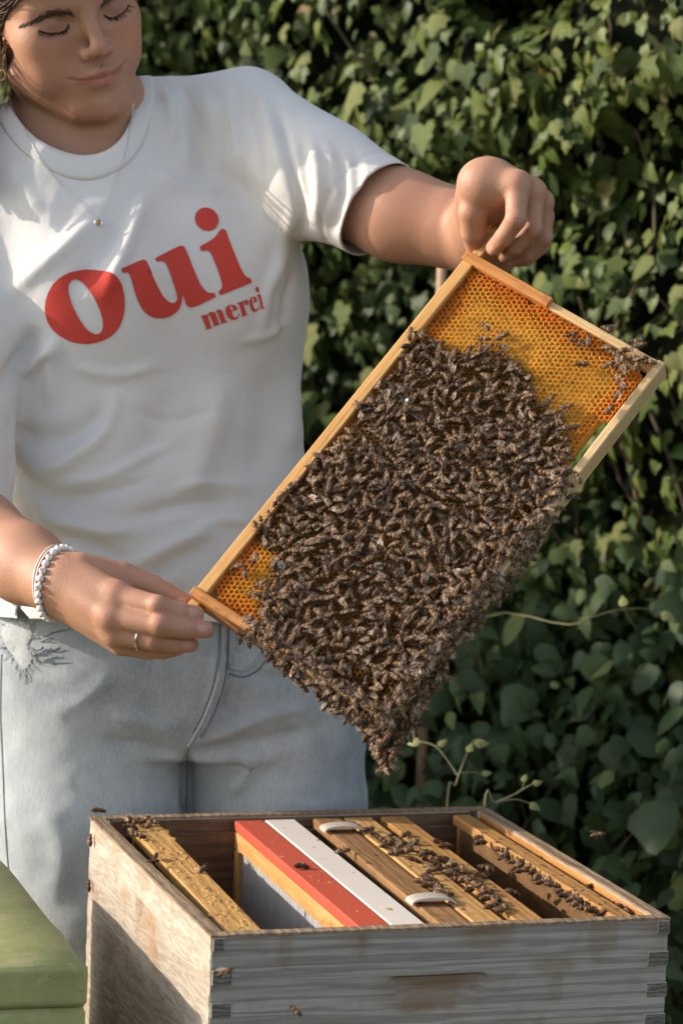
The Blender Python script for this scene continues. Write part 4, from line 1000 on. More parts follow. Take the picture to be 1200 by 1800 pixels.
# ------------------------------------------------------------------ the body (all in the camera-aligned metric frame)
K = cp
def rot_head(y, p, r):
    cy, sy, cx, sx, cz, sz = math.cos(y), math.sin(y), math.cos(p), math.sin(p), math.cos(r), math.sin(r)
    return np.array([[cy, 0, sy], [0, 1, 0], [-sy, 0, cy]]) @ np.array([[1, 0, 0], [0, cx, -sx], [0, sx, cx]]) @ np.array([[cz, -sz, 0], [sz, cz, 0], [0, 0, 1]]) @ np.array([[1, 0, 0], [0, 0, 1], [0, -1, 0]], float)
HR = rot_head(R(-29), R(-17), R(19.5)); HT = np.array([-.2975, .5302, 2.92]); HS = 1.04
def H(x, y, z): return HR @ (np.array([x, y, z]) * HS / 1000) + HT
def to_head(P): return (P - HT) @ HR * 1000 / HS
body = Sdf()
def hc(a, b, ra, rb, k, op='u'): body.cone(H(*a), H(*b), ra * HS / 1000, rb * HS / 1000, k / 1000, op)
def he(c, r, k, op='u', rot=None):
    M = HR if rot is None else HR @ rot
    body.ell(H(*c), np.array(r) * HS / 1000, k / 1000, M, op)
def rx_(a): c, s = math.cos(R(a)), math.sin(R(a)); return np.array([[1, 0, 0], [0, c, -s], [0, s, c]])
def rz_(a): c, s = math.cos(R(a)), math.sin(R(a)); return np.array([[c, -s, 0], [s, c, 0], [0, 0, 1]])
he((0, -8, 36), (73, 94, 84), 10)                     # cranium
he((0, 34, -18), (61, 56, 74), 26)                    # face mass
he((0, 40, 36), (58, 50, 50), 22)                     # forehead
for s in (-1, 1):
    he((s * 43, 56, -25), (21, 23, 19), 20)           # cheekbone
    he((s * 37, 55, -56), (22, 25, 27), 20)           # soft cheek
    hc((s * 47, 10, -67), (s * 17, 68, -95), 18, 15.5, 16)   # jaw
he((0, 79, -98), (15, 12, 13), 12)                    # chin
he((0, 70, -66), (30, 25, 25), 18)                    # muzzle
for s in (-1, 1):
    he((s * 31, 95, -8), (19, 17, 11.0), 10, 's')     # orbit
for s in (-1, 1):
    hc((s * 11, 83, 6), (s * 46, 67, 5), 8.0, 6.5, 10)  # brow
    he((s * 31, 70.5, -9), (15.5, 14.0, 11.8), 5)     # lowered lid over the eye
    hc((s * 19, 79.5, -17.5), (s * 43, 75, -16), 2.2, 2.0, 4)   # lower lid fold
hc((0, 85, 3), (0, 103, -33), 6.8, 7.2, 9)            # nose bridge
he((0, 104.5, -37), (9.2, 9.0, 8.2), 6)               # tip
for s in (-1, 1):
    he((s * 11.5, 94.5, -41.5), (6.2, 9.0, 6.6), 4)   # wing
    he((s * 5.6, 100, -48.5), (3.0, 4.6, 3.2), 1.6, 's')  # nostril
    hc((s * 2.4, 98, -50), (s * 3.6, 98.5, -57), 1.2, 1.2, 3)     # philtrum columns
for s in (-1, 1):
    hc((s * 4.5, 95.5, -61.5), (s * 23.5, 84.5, -65), 4.4, 1.8, 4)    # upper lip
    hc((s * 4, 94.2, -72.5), (s * 21, 84.5, -67.5), 5.2, 2.2, 4)      # lower lip
    hc((s * 0, 101.5, -66.8), (s * 15, 95.5, -66.8), .9, .9, 1.2, 's')
    hc((s * 15, 95.5, -66.8), (s * 29.5, 83.0, -63.2), .9, 1.3, 1.4, 's')
he((0, 96, -84), (17, 7, 3.5), 8, 's')                # hollow above the chin
for s in (-1, 1):                                     # ears
    rot = rz_(s * 22)
    he((s * 71, -8, -22), (5.5, 17, 31), 6, 'u', rot); he((s * 76, -4, -18), (4.5, 10, 20), 4, 's', rot); he((s * 70, -3, -48), (4.6, 8, 9), 5)
# neck, shoulders, trunk
body.cone(H(2, -34, -40), K(144, 242, 3.012), .050, .055, .005)
body.cone(H(2, -26, -92), K(147, 284, 2.972), .026, .036, .008)
body.cone(K(145, 268, 2.985), K(425, 232, 2.975), .046, .040, .04); body.cone(K(145, 272, 2.985), K(-75, 330, 2.955), .046, .040, .04)
body.ell(K(170, 420, 2.985), (.135, .165, .078), .05)
# her left arm (right in the picture)
ELB, WRI = K(852, 414, 2.83), K(848, 324, 2.648)
body.chain([K(450, 246, 2.955), K(560, 318, 2.91), K(700, 378, 2.865), ELB], [.047, .0455, .0435, .041], .02)
body.chain([ELB, K(862, 394, 2.76), WRI], [.0405, .0385, .0245], .010)
def hand(W, mcp, fingers, thumb, palm, wr, kf=.0020):
    for (w, wrad), (m, r) in zip(W, mcp): body.cone(K(*w), K(*m), wrad, r, .006)
    for a, b, ra, rb in palm: body.cone(K(*a), K(*b), ra, rb, .014)
    sub = [thumb] + fingers
    for pts, rad in sub: body.chain([K(*p) for p in pts], rad, kf)
hand([((852, 327, 2.648), .0168), ((858, 327, 2.652), .0165), ((864, 332, 2.66), .016), ((868, 340, 2.668), .0155)],
     [((909, 326, 2.628), .0122), ((936, 339, 2.645), .0120), ((951, 356, 2.665), .0112), ((955, 380, 2.685), .0102)],
     [([(909, 328, 2.628), (906, 386, 2.616), (884, 418, 2.630), (867, 436, 2.648)], [.0114, .0097, .0086, .0076]),
      ([(936, 341, 2.645), (934, 401, 2.638), (905, 432, 2.648), (888, 449, 2.664)], [.0112, .0098, .0086, .0076]),
      ([(951, 358, 2.665), (953, 418, 2.668), (926, 447, 2.674), (904, 455, 2.682)], [.0106, .0092, .0081, .0072]),
      ([(955, 381, 2.685), (949, 432, 2.696), (925, 454, 2.698), (908, 457, 2.700)], [.0100, .0086, .0075, .0068])],
     ([(841, 330, 2.650), (831, 372, 2.652), (831, 407, 2.664), (836, 436, 2.680)], [.0165, .0138, .0118, .0098]),
     [((868, 350, 2.672), (925, 378, 2.690), .017, .013), ((860, 322, 2.645), (905, 330, 2.636), .0170, .0130), ((872, 318, 2.648), (925, 345, 2.650), .0165, .0125)], .02)
# her right arm (left in the picture)
ELB2, WRI2 = K(-135, 878, 2.73), K(108, 1030, 2.575)
body.chain([K(-85, 345, 2.955), K(-110, 620, 2.86), ELB2], [.050, .046, .043], .02)
body.chain([ELB2, K(-40, 940, 2.68), K(45, 992, 2.62), WRI2], [.042, .0405, .0345, .0272], .015)
hand([((118, 1012, 2.572), .0215), ((116, 1028, 2.568), .0215), ((114, 1042, 2.570), .0205), ((114, 1052, 2.576), .0195)],
     [((204, 1047, 2.540), .0128), ((197, 1083, 2.533), .0128), ((203, 1112, 2.538), .0118), ((212, 1132, 2.548), .0106)],
     [([(206, 1048, 2.540), (277, 1066, 2.522), (317, 1077, 2.526), (344, 1079, 2.534)], [.0116, .0101, .0090, .0078]),
      ([(200, 1084, 2.533), (281, 1099, 2.518), (328, 1105, 2.523), (361, 1107, 2.532)], [.0118, .0102, .0091, .0080]),
      ([(205, 1112, 2.538), (270, 1125, 2.530), (308, 1131, 2.535), (334, 1133, 2.542)], [.0110, .0096, .0085, .0074]),
      ([(214, 1132, 2.548), (258, 1142, 2.552), (290, 1143, 2.553), (312, 1140, 2.556)], [.0104, .0088, .0078, .0068])],
     ([(140, 1006, 2.572), (214, 1014, 2.580), (270, 1034, 2.580), (322, 1060, 2.578)], [.0185, .0138, .0112, .0092]),
     [((130, 1040, 2.585), (205, 1085, 2.570), .020, .016), ((150, 1010, 2.582), (210, 1040, 2.575), .016, .013)], .02)
KNUCKLES = [K(277, 1062, 2.512), K(281, 1096, 2.508), K(270, 1123, 2.52), K(204, 1043, 2.53), K(190, 1085, 2.522), K(200, 1112, 2.53), K(906, 384, 2.606), K(937, 400, 2.63), K(953, 416, 2.66), K(909, 322, 2.618), K(936, 335, 2.635), K(950, 352, 2.657)]
for q in KNUCKLES[:3] + KNUCKLES[6:9]: body.ell(q + np.array([0, 0, .0046]), (.0075, .0066, .0055), .005)
for q in KNUCKLES[3:6] + KNUCKLES[9:]: body.ell(q + np.array([0, 0, .0075]), (.010, .010, .0075), .009)
NAILS = [(K(338, 1077, 2.5265), 20, .0052, .0040), (K(355, 1106, 2.5245), 8, .0056, .0042), (K(329, 1132, 2.535), 5, .005, .0038), (K(866, 439, 2.641), 140, .0045, .0038), (K(318, 1058, 2.5685), -35, .005, .004)]
BV, BF = polygonise(body, (-.56, -.22, 2.44), (.24, .66, 3.09), .0017)
BV = smooth_mesh(BV, BF, 2, .5); BN = vnormals(BV, BF)
# fine shape of nails and skin creases
for c, ang, a, b in NAILS:
    d = BV - c; ca, sa = math.cos(R(-ang)), math.sin(R(-ang)); u_ = (d[:, 0] * ca + d[:, 1] * sa) / a; v_ = (-d[:, 0] * sa + d[:, 1] * ca) / b; r2 = u_ ** 2 + v_ ** 2
    m = (np.abs(d[:, 2]) < .006); BV[m] += BN[m] * (.0004 * sstep(1.15, .9, r2[m]) - .0005 * np.exp(-((r2[m] - 1.25) / .25) ** 2))[:, None]
# colours
hl = to_head(BV); x, y, z = hl[:, 0], hl[:, 1], hl[:, 2]; ax_ = np.abs(x)
isface = (np.linalg.norm(hl - np.array([0, 20, -20]), axis=1) < 150)
base = np.array([.47, .252, .160]); col = np.tile(base, (len(BV), 1))
nz1 = vnoise(BV * 55, 61)[:, None]; nz2 = vnoise(BV * 240, 62)[:, None]
col = col * (1 + .05 * nz1 + .035 * nz2)
def blend(c, w): global col; w = np.clip(w, 0, 1)[:, None]; col = col * (1 - w) + np.array(c) * w
blush = np.exp(-(((ax_ - 42) / 19) ** 2 + ((z + 36) / 17) ** 2)) * (y > 30) * isface; blend((.60, .255, .165), .55 * blush)
blend((.58, .27, .19), .35 * np.exp(-((x / 12) ** 2 + ((z + 42) / 10) ** 2)) * (y > 85) * isface)
blend((.57, .28, .20), .25 * np.exp(-((x / 20) ** 2 + ((z + 100) / 14) ** 2)) * (y > 60) * isface)
blend((.24, .12, .08), .62 * np.exp(-(((ax_ - 33) / 16) ** 2 + ((z + 6) / 8.5) ** 2)) * (y > 55) * isface)          # lid make-up, with the brow's shadow painted in
lipz = np.where(z > -66.8, (z + 66.8) / (5.6 - .10 * ax_ * (ax_ > 6)), (-66.8 - z) / (8.6 - .20 * ax_)); lip = sstep(1.1, .78, lipz) * sstep(28, 23, ax_) * (y > 76) * isface
blend((.42, .125, .105), .8 * lip)
blend((.16, .045, .04), .9 * np.exp(-((z + 66.8 - .0040 * ax_ ** 2) / 1.1) ** 2) * sstep(30, 26, ax_) * (y > 78) * isface)
blend((.12, .05, .035), .85 * np.exp(-(((ax_ - 5.8) / 3.0) ** 2 + ((z + 47.5) / 2.2) ** 2)) * (y > 93) * isface)
for q in KNUCKLES: blend((.60, .26, .18), .45 * np.exp(-(np.linalg.norm(BV - q, axis=1) / .0085) ** 2))
for q, ang in zip(KNUCKLES[:3] + KNUCKLES[6:9], (-18, -10, -8, 80, 75, 70)):
    d = BV - q; ca, sa = math.cos(R(ang)), math.sin(R(ang)); u_ = d[:, 0] * ca + d[:, 1] * sa; v_ = -d[:, 0] * sa + d[:, 1] * ca
    blend((.30, .13, .085), .5 * np.exp(-(v_ / .006) ** 2) * np.exp(-(u_ / .0055) ** 2) * (np.cos(u_ / .0042 * 2 * np.pi) > .35) * (np.abs(d[:, 2]) < .010))
for c, ang, a, b in NAILS:
    d = BV - c; ca, sa = math.cos(R(-ang)), math.sin(R(-ang)); u_ = (d[:, 0] * ca + d[:, 1] * sa) / a; v_ = (-d[:, 0] * sa + d[:, 1] * ca) / b
    blend((.62, .33, .26), .5 * np.exp(-(np.linalg.norm(d, axis=1) / .010) ** 2)); blend((.70, .42, .34), .8 * sstep(1.05, .85, u_ ** 2 + v_ ** 2) * (np.abs(d[:, 2]) < .006))
# hair parting on the skull
yl = np.interp(z, [-20, -14, 3, 18, 34, 52, 62], [8, 28, 45, 59, 69, 81, 88]); blend((.05, .03, .02), sstep(2, -6, y - yl) * isface * (z > -20) * sstep(64, 60, np.abs(x) * .001 + 60 * ((z < -2) & (ax_ > 68) & (y < 6))))
def skin_mat():
    n = NT('skin'); a = n.node('ShaderNodeVertexColor'); a.layer_name = 'Col'; v = n.mapping()
    c = n.mix(n.math('MULTIPLY', n.noise(v, 420, 4, .7), 0.55), a.outputs[0], (0.34, 0.165, 0.10)); c = n.mix(n.math('MULTIPLY', n.ramp(n.noise(v, 950, 2, .7), [(.54, (0, 0, 0)), (.72, (1, 1, 1))]), .45), c, (0.26, 0.12, 0.07)); c = n.mix(n.math('MULTIPLY', n.ramp(n.noise(v, 60, 4, .6), [(.45, (0, 0, 0)), (.75, (1, 1, 1))]), .22), c, (0.50, 0.21, 0.14))
    n.set(Base_Color=c, Roughness=n.math('ADD', n.math('MULTIPLY', n.noise(v, 300, 3), 0.25), 0.38), Specular_IOR_Level=0.38, Subsurface_Weight=0.14, Subsurface_Radius=(1.0, 0.35, 0.18), Subsurface_Scale=0.008)
    n.bump(n.math('ADD', n.noise(v, 900, 3, .6), n.math('MULTIPLY', n.noise(v, 260, 2), .6)), 0.42, 0.0008); return n.m
SKIN = skin_mat()
person = obj('person', c2w(BV), BF[:, ::-1].copy(), SKIN, None, True, col)
tag(person, 'young woman in white printed t-shirt and pale jeans, looking down at the raised comb frame', 'person')
body_bvh = BVHTree.FromPolygons(c2w(BV).tolist(), BF[:, ::-1].tolist())   # (the camera-aligned frame is left-handed)
def cast(bvh, px, py, off=0.0):
    """point where the line of sight through a pixel meets the surface"""
    d = RT * (px - 600) / FPX + UP * (900 - py) / FPX + FW; d = d / np.linalg.norm(d)
    h = bvh.ray_cast(Vector(CAM + d * 1.2), Vector(d), 6)
    if h[0] is None:
        h = bvh.find_nearest(Vector(CAM + d * 2.87 / (d @ FW)))
        if h[0] is None or (np.linalg.norm(np.array(h[0]) - CAM - d * 2.87 / (d @ FW)) > .08): return None, None
    n = np.array(h[1]); n = n if n @ d < 0 else -n
    return np.array(h[0]) + n * off, n

# ------------------------------------------------------------------ t-shirt
def loft(rows, ex=2.3, yaw=0.0):
    rows = sorted(rows, key=lambda r: -r[0]); yy = np.array([K(0, r[0], r[3])[1] for r in rows])[::1]
    cx = np.array([(K(r[1], r[0], r[3])[0] + K(r[2], r[0], r[3])[0]) / 2 for r in rows]); hw = np.array([(K(r[2], r[0], r[3])[0] - K(r[1], r[0], r[3])[0]) / 2 for r in rows])
    cz = np.array([r[3] for r in rows]); hz = np.array([r[4] for r in rows])
    t = np.linspace(yy[0], yy[-1], 200)
    sm = lambda a: np.convolve(np.pad(np.interp(t, yy, a), 9, mode='edge'), np.hanning(19) / np.hanning(19).sum(), 'valid')
    CX, HW, CZ, HZ = sm(cx), sm(hw), sm(cz), sm(hz)
    def f(P):
        y = np.clip(P[..., 1], t[0], t[-1]); g = lambda a: np.interp(y, t, a); a, b = g(HW), g(HZ)
        dx, dz = P[..., 0] - g(CX), P[..., 2] - g(CZ); a = a * (1 + .9 * math.sin(yaw) ** 2 * .3)
        r = (np.abs((dx * math.cos(yaw) + dz * math.sin(yaw)) / a) ** ex + np.abs((dz * math.cos(yaw) - dx * math.sin(yaw)) / b) ** ex) ** (1 / ex)
        d = (r - 1) * np.minimum(a, b); over = np.maximum(np.maximum(P[..., 1] - t[-1], t[0] - P[..., 1]), 0)
        return np.where(over > 0, np.maximum(d, 0) * .7 + over * .9 + np.minimum(d, 0) * .0, d)
    return f
shirt = Sdf()
shirt.fun(loft([(215, 5, 400, 2.985, .070), (300, -40, 485, 2.985, .092), (400, -48, 520, 2.985, .112), (500, -40, 529, 2.985, .122), (600, -28, 528, 2.985, .122), (690, -16, 521, 2.985, .120), (800, -6, 534, 2.985, .122), (900, -2, 552, 2.985, .126), (1000, -6, 566, 2.985, .128), (1130, -14, 575, 2.985, .130)], 2.3, R(20)))
shirt.cone(K(150, 222, 2.985), K(424, 206, 2.975), .0475, .0455, .03); shirt.cone(K(150, 226, 2.985), K(-75, 318, 2.955), .049, .052, .03)
shirt.cone(K(440, 222, 2.96), K(560, 312, 2.90), .056, .059, .03); shirt.cone(K(560, 310, 2.90), K(700, 386, 2.855), .0565, .0505, .02)
shirt.cone(K(-80, 335, 2.955), K(-82, 600, 2.88), .062, .064, .03); shirt.cone(K(-82, 600, 2.88), K(-98, 900, 2.80), .064, .068, .02)
shirt.ell(K(175, 520, 2.900), (.075, .07, .060), .05); shirt.ell(K(400, 500, 2.945), (.072, .07, .060), .05)
SV, SF = polygonise(shirt, (-.56, -.16, 2.68), (.14, .47, 3.14), .0031)
SV = smooth_mesh(SV, SF, 3, .5); SN = vnormals(SV, SF)
def hash_wr(V):
    p = np.stack([V[:, 0] * 1.0 + V[:, 1] * .45, V[:, 1] * 1.0, V[:, 2]], -1)
    q = np.stack([V[:, 0] * .8 - V[:, 1] * .6, V[:, 0] * .6 + V[:, 1] * .8, V[:, 2]], -1)
    return .0030 * vnoise(p * np.array([9, 20, 9]), 71) + .0016 * vnoise(q * np.array([34, 12, 20]), 73) + .0011 * vnoise(p * np.array([30, 45, 30]), 72)
SV = SV + SN * hash_wr(SV)[:, None]
SV = folds(SV, SN, [([(262, 335), (235, 400), (205, 470), (180, 540)], 5.5, 14), ([(172, 380), (120, 430), (60, 480), (10, 520)], 5.5, 15), ([(215, 380), (175, 450), (120, 520)], -5, 22), ([(75, 380), (40, 330), (15, 290)], 3.5, 15),
    ([(300, 150), (322, 220), (330, 300)], 3.0, 11), ([(352, 150), (378, 230), (392, 330)], 3.0, 13), ([(330, 170), (352, 250), (360, 320)], -2.5, 11), ([(415, 140), (430, 220), (445, 300)], -2.5, 12), ([(455, 150), (478, 230), (500, 310)], 2.8, 11),
    ([(485, 180), (505, 270), (525, 350), (538, 420)], -4.0, 9), ([(545, 240), (560, 320), (556, 400)], 2.6, 10), ([(590, 260), (600, 340), (580, 420)], -2.6, 10), ([(640, 280), (645, 360), (610, 430)], 2.2, 11), ([(520, 360), (500, 430), (490, 520)], 3, 13),
    ([(0, 690), (25, 650), (50, 605), (62, 570)], -9, 14), ([(100, 585), (92, 640), (92, 720)], 6, 12), ([(30, 655), (62, 640), (95, 605)], 6, 10), ([(0, 735), (30, 760), (75, 775), (130, 765), (180, 735), (198, 690)], -7, 20), ([(200, 675), (196, 720), (168, 770), (110, 815), (50, 830)], 7, 15),
    ([(0, 800), (50, 850), (110, 880), (190, 885)], -5, 16), ([(390, 650), (378, 730), (350, 820), (320, 900)], 6, 28), ([(300, 680), (280, 760), (240, 850)], -5, 30), ([(450, 640), (470, 740), (450, 850)], -4, 26), ([(505, 650), (515, 720), (505, 800)], 4, 16),
    ([(60, 905), (110, 922), (180, 935), (250, 930)], 6, 12), ([(70, 940), (140, 948), (200, 972), (240, 1000)], -6, 11), ([(220, 915), (290, 895), (350, 884), (420, 886)], -7, 13), ([(230, 1000), (280, 970), (330, 945), (390, 930)], 6, 13), ([(250, 1030), (310, 985), (360, 968)], -5, 11), ([(110, 985), (200, 1020), (300, 1040)], 4, 14), ([(40, 1010), (60, 950), (50, 890)], -5, 12),
    ([(285, 150), (300, 200), (306, 260)], 2.0, 7), ([(318, 145), (338, 205), (348, 270)], -1.8, 7), ([(395, 150), (412, 220), (425, 300)], 2.0, 8), ([(440, 160), (458, 240), (470, 330)], -2.0, 7), ([(270, 300), (330, 330), (400, 335)], 1.5, 9), ([(500, 440), (470, 520), (460, 600)], 2.2, 10), ([(515, 470), (498, 560), (500, 640)], -2.2, 8), ([(420, 600), (470, 590), (515, 560)], 1.8, 8),
    ([(120, 640), (200, 660), (290, 640)], 1.8, 10), ([(230, 720), (300, 740), (380, 720)], -1.6, 9), ([(100, 850), (180, 840), (260, 800), (320, 770)], 2.4, 10), ([(90, 870), (190, 865), (280, 835)], -2.0, 8), ([(300, 860), (370, 850), (450, 860)], 2.2, 9), ([(120, 960), (190, 985), (260, 990)], 2.2, 8), ([(60, 985), (120, 1010), (190, 1040)], -2.4, 8), ([(330, 930), (390, 915), (450, 920)], 2.0, 8), ([(200, 1050), (280, 1035), (350, 1045)], -1.8, 8), ([(565, 235), (590, 300), (592, 380)], 1.6, 7), ([(620, 260), (630, 320), (615, 390)], -1.6, 7), ([(660, 285), (668, 340), (645, 400)], 1.5, 7), ([(530, 230), (535, 300), (545, 370)], -1.6, 7)])
SV = smooth_mesh(SV, SF, 2, .5); SN = vnormals(SV, SF)
# openings
nf, nbk, nl, nr = K(142, 286, 2.885), K(140, 142, 3.055), K(24, 208, 2.965), K(258, 168, 2.965)
nc = (nf + nbk) / 2; nax = np.cross(nr - nl, nf - nbk); nax /= np.linalg.norm(nax); nax = nax if nax[1] > 0 else -nax
nu_ = (nr - nl); nu_ -= nax * (nu_ @ nax); nra = np.linalg.norm(nu_) / 2; nu_ /= 2 * nra; nv_ = np.cross(nax, nu_); nrb = abs((nf - nbk) @ nv_) / 2
def neck_e(V):
    d = V - nc; a, b, c = d @ nu_, d @ nv_, d @ nax; r = np.sqrt((a / nra) ** 2 + (b / nrb) ** 2); return np.where(c > -.07, r, 9.0)
slc = K(651, 372, 2.86); sla = K(690, 392, 2.85) - K(560, 312, 2.90); e1_ = K(722, 298, 2.87) - K(580, 446, 2.85); sla = sla - e1_ * (sla @ e1_) / (e1_ @ e1_); sla /= np.linalg.norm(sla)
slc2 = K(-95, 893, 2.80); sla2 = np.array([-.05, -.95, -.25]); sla2 /= np.linalg.norm(sla2)
def g_all(V):
    g1 = (neck_e(V) - 1) * .06                                       # >0 keep
    g2 = np.where((V[:, 0] > K(520, 0, 2.9)[0]) & (V[:, 1] > .2), -((V - slc) @ sla), 1.0)
    g3 = np.where((V[:, 0] < K(45, 0, 2.82)[0]) & (V[:, 2] < 2.872) & (V[:, 1] < .2), -((V - slc2) @ sla2), 1.0)
    g4 = V[:, 1] - (K(260, 1091, 2.87)[1] - .02 * (V[:, 0] + .2))
    return np.minimum(np.minimum(g1, g2), np.minimum(g3, g4)), g1, g2, g3, g4
g0 = g_all(SV)[0]; keepf = (g0[SF] > 0).sum(1) >= 2
SF2 = SF[keepf]; SVc, SFc, SNc = compact(SV, SF2, SN)
for _ in range(3):                        # snap the rims to the cut lines
    g0 = g_all(SVc)[0]; ed = np.concatenate([SFc[:, [0, 1]], SFc[:, [1, 2]], SFc[:, [2, 3]], SFc[:, [3, 0]]]); es = np.sort(ed, 1); uq, ct = np.unique(es, axis=0, return_counts=True); bv = np.unique(uq[ct == 1])
    eps = 1e-4; gr = np.stack([(g_all(SVc[bv] + eps * np.eye(3)[i])[0] - g0[bv]) / eps for i in range(3)], -1); gr -= SNc[bv] * (gr * SNc[bv]).sum(1, keepdims=True)
    step = -(g0[bv] / ((gr ** 2).sum(1) + 1e-6))[:, None] * gr; step = np.clip(step, -.004, .004); SVc[bv] += step
_, g1, g2, g3, g4 = g_all(SVc)
for gg, w_ in ((g2, .022), (g3, .022), (g4, .024)): SVc -= SNc * (.0011 * np.exp(-((gg - w_) / .0018) ** 2))[:, None]
def cloth_mat():
    n = NT('white_cotton'); v = n.mapping(); f1_ = n.noise(v, 900, 3, .7); f2_ = n.noise(v, 34, 4, .6)
    c = n.mix(n.math('MULTIPLY', f1_, .55), (0.80, 0.775, 0.75), (0.70, 0.675, 0.655)); c = n.mix(n.math('MULTIPLY', f2_, .22), c, (0.66, 0.64, 0.63))
    n.set(Base_Color=c, Roughness=0.9, Specular_IOR_Level=0.12, Sheen_Weight=0.12)
    n.bump(n.math('ADD', n.math('MULTIPLY', f1_, .5), n.noise(v, 110, 3)), 0.5, 0.0016)
    tr = n.node('ShaderNodeBsdfTranslucent'); n.l(c, tr.inputs[0]); mx = n.node('ShaderNodeMixShader', i_0=0.12); n.l(n.bsdf.outputs[0], mx.inputs[1]); n.l(tr.outputs[0], mx.inputs[2]); n.l(mx.outputs[0], n.out.inputs[0]); return n.m
COTTON = cloth_mat()
def cloth_obj(name, V, F, mat, parent, th, cols=None):
    o = obj(name, c2w(V), F[:, ::-1].copy(), mat, parent, True, cols); md = o.modifiers.new('thickness', 'SOLIDIFY'); md.thickness = th; md.offset = -1; return o
tshirt = cloth_obj('t_shirt', SVc, SFc, COTTON, person, .0016); tshirt['label'] = 'white cotton t-shirt with red lettering'
shirt_bvh = BVHTree.FromPolygons(c2w(SVc).tolist(), SFc.tolist())
shirt_c = BVHTree.FromPolygons(SVc.tolist(), SFc.tolist()); ncol, nrad = 120, 7; CV = []
for i in range(ncol):                     # ribbed neck band
    a = 2 * math.pi * i / ncol; row = []
    for j in range(nrad):
        e = 1.0 + .0125 * j / (nrad - 1) / .066; o_ = nc + nu_ * math.cos(a) * nra * e + nv_ * math.sin(a) * nrb * e
        h = shirt_c.ray_cast(Vector(o_ + nax * .10), Vector(-nax), .2)
        row.append(np.array(h[0]) if h[0] is not None else np.array(shirt_c.find_nearest(Vector(o_))[0]))
    CV.append(row)
CV = np.array(CV)
for _ in range(4): CV = .5 * CV + .25 * (np.roll(CV, 1, 0) + np.roll(CV, -1, 0))
inw = CV[:, 0] - CV[:, 1]; inw /= np.linalg.norm(inw, axis=1, keepdims=True) + 1e-9
CV[:, 0] += inw * .003; tg = np.roll(CV, -1, 0) - np.roll(CV, 1, 0); rd = CV[:, [-1]] - CV[:, [0]]; cn = np.cross(tg, np.broadcast_to(rd, CV.shape)); cn /= np.linalg.norm(cn, axis=-1, keepdims=True) + 1e-9
cn *= np.sign((cn * (CV - (nc - nax * .12))).sum(-1, keepdims=True))
prof = np.array([.0004, .0010, .0013, .0013, .0013, .0011, -.0004]); CV = CV + cn * prof[None, :, None]
idx = np.arange(ncol * nrad).reshape(ncol, nrad); nx = np.roll(idx, -1, 0); CF = np.stack([idx[:, :-1], idx[:, 1:], nx[:, 1:], nx[:, :-1]], -1).reshape(-1, 4)
co_ = obj('collar', c2w(CV.reshape(-1, 3)), CF, COTTON, tshirt, True); md = co_.modifiers.new('thickness', 'SOLIDIFY'); md.thickness = .0014; md.offset = 0
# red lettering, laid on the cloth
INK = plain_mat('red_print', (0.56, 0.065, 0.048), 0.8, 0, 0.3, 500, 0.15, 0.3, 900)
def chaikin(p):
    p = np.asarray(p, float); q = np.roll(p, -1, 0); return np.stack([.75 * p + .25 * q, .25 * p + .75 * q], 1).reshape(-1, 2)
def letter(outer, hole, fx, it=2, name='printed_letter'):
    loops = [np.array(outer, float)] + ([np.array(hole, float)] if hole is not None else [])
    for _ in range(it): loops = [chaikin(l) for l in loops]
    bm = bmesh.new(); eds = []
    for l in loops:
        vs = [bm.verts.new((*fx(*p), 0)) for p in l]
        for i in range(len(vs)): eds.append(bm.edges.new((vs[i], vs[(i + 1) % len(vs)])))
    bmesh.ops.triangle_fill(bm, edges=eds, use_beauty=True)
    lo = [min(v.co[k] for v in bm.verts) for k in (0, 1)]; hi = [max(v.co[k] for v in bm.verts) for k in (0, 1)]
    for k in (0, 1):
        t = lo[k] + 3
        while t < hi[k]:
            n_ = [0, 0, 0]; n_[k] = 1; c_ = [0, 0, 0]; c_[k] = t
            bmesh.ops.bisect_plane(bm, geom=bm.verts[:] + bm.edges[:] + bm.faces[:], plane_co=c_, plane_no=n_); t += 7
    bmesh.ops.triangulate(bm, faces=bm.faces[:])
    for v in bm.verts:
        p, n_ = cast(shirt_bvh, v.co.x, v.co.y, .0010); v.co = Vector(p)
    me = bpy.data.meshes.new(name); bm.to_mesh(me); bm.free(); me.materials.append(INK)
    me.polygons.foreach_set('use_smooth', np.ones(len(me.polygons), bool)); link(name, me, tshirt)
fA = lambda x, y: (70 + x / 3, 350 + y / 3); fB = lambda x, y: (340 + x * .116667, 490 + y * .116667)
letter([(28, 575), (38, 510), (75, 440), (135, 395), (205, 374), (270, 372), (330, 380), (370, 384), (405, 405), (435, 455), (450, 530), (445, 610), (420, 680), (370, 730), (300, 758), (225, 766), (150, 748), (90, 712), (55, 670), (35, 625)],
       [(150, 470), (158, 438), (185, 420), (215, 430), (255, 470), (300, 540), (328, 610), (337, 670), (325, 705), (295, 715), (255, 695), (215, 645), (180, 580), (158, 520)], fA)
letter([(429, 367), (432, 365), (540, 320), (556, 322), (570, 340), (600, 420), (640, 500), (668, 535), (700, 550), (720, 540), (726, 515), (700, 430), (670, 350), (655, 330), (635, 328), (618, 332), (615, 330), (608, 314), (610, 311), (735, 247), (755, 247), (768, 262), (810, 370), (845, 450), (868, 480), (890, 495), (916, 494), (920, 496), (928, 513), (926, 517), (805, 575), (775, 565), (765, 540), (758, 508), (750, 508), (748, 545), (735, 580), (700, 612), (650, 630), (600, 626), (555, 600), (525, 555), (500, 490), (485, 430), (475, 398), (460, 385), (440, 389), (437, 389)], None, fA, 1)
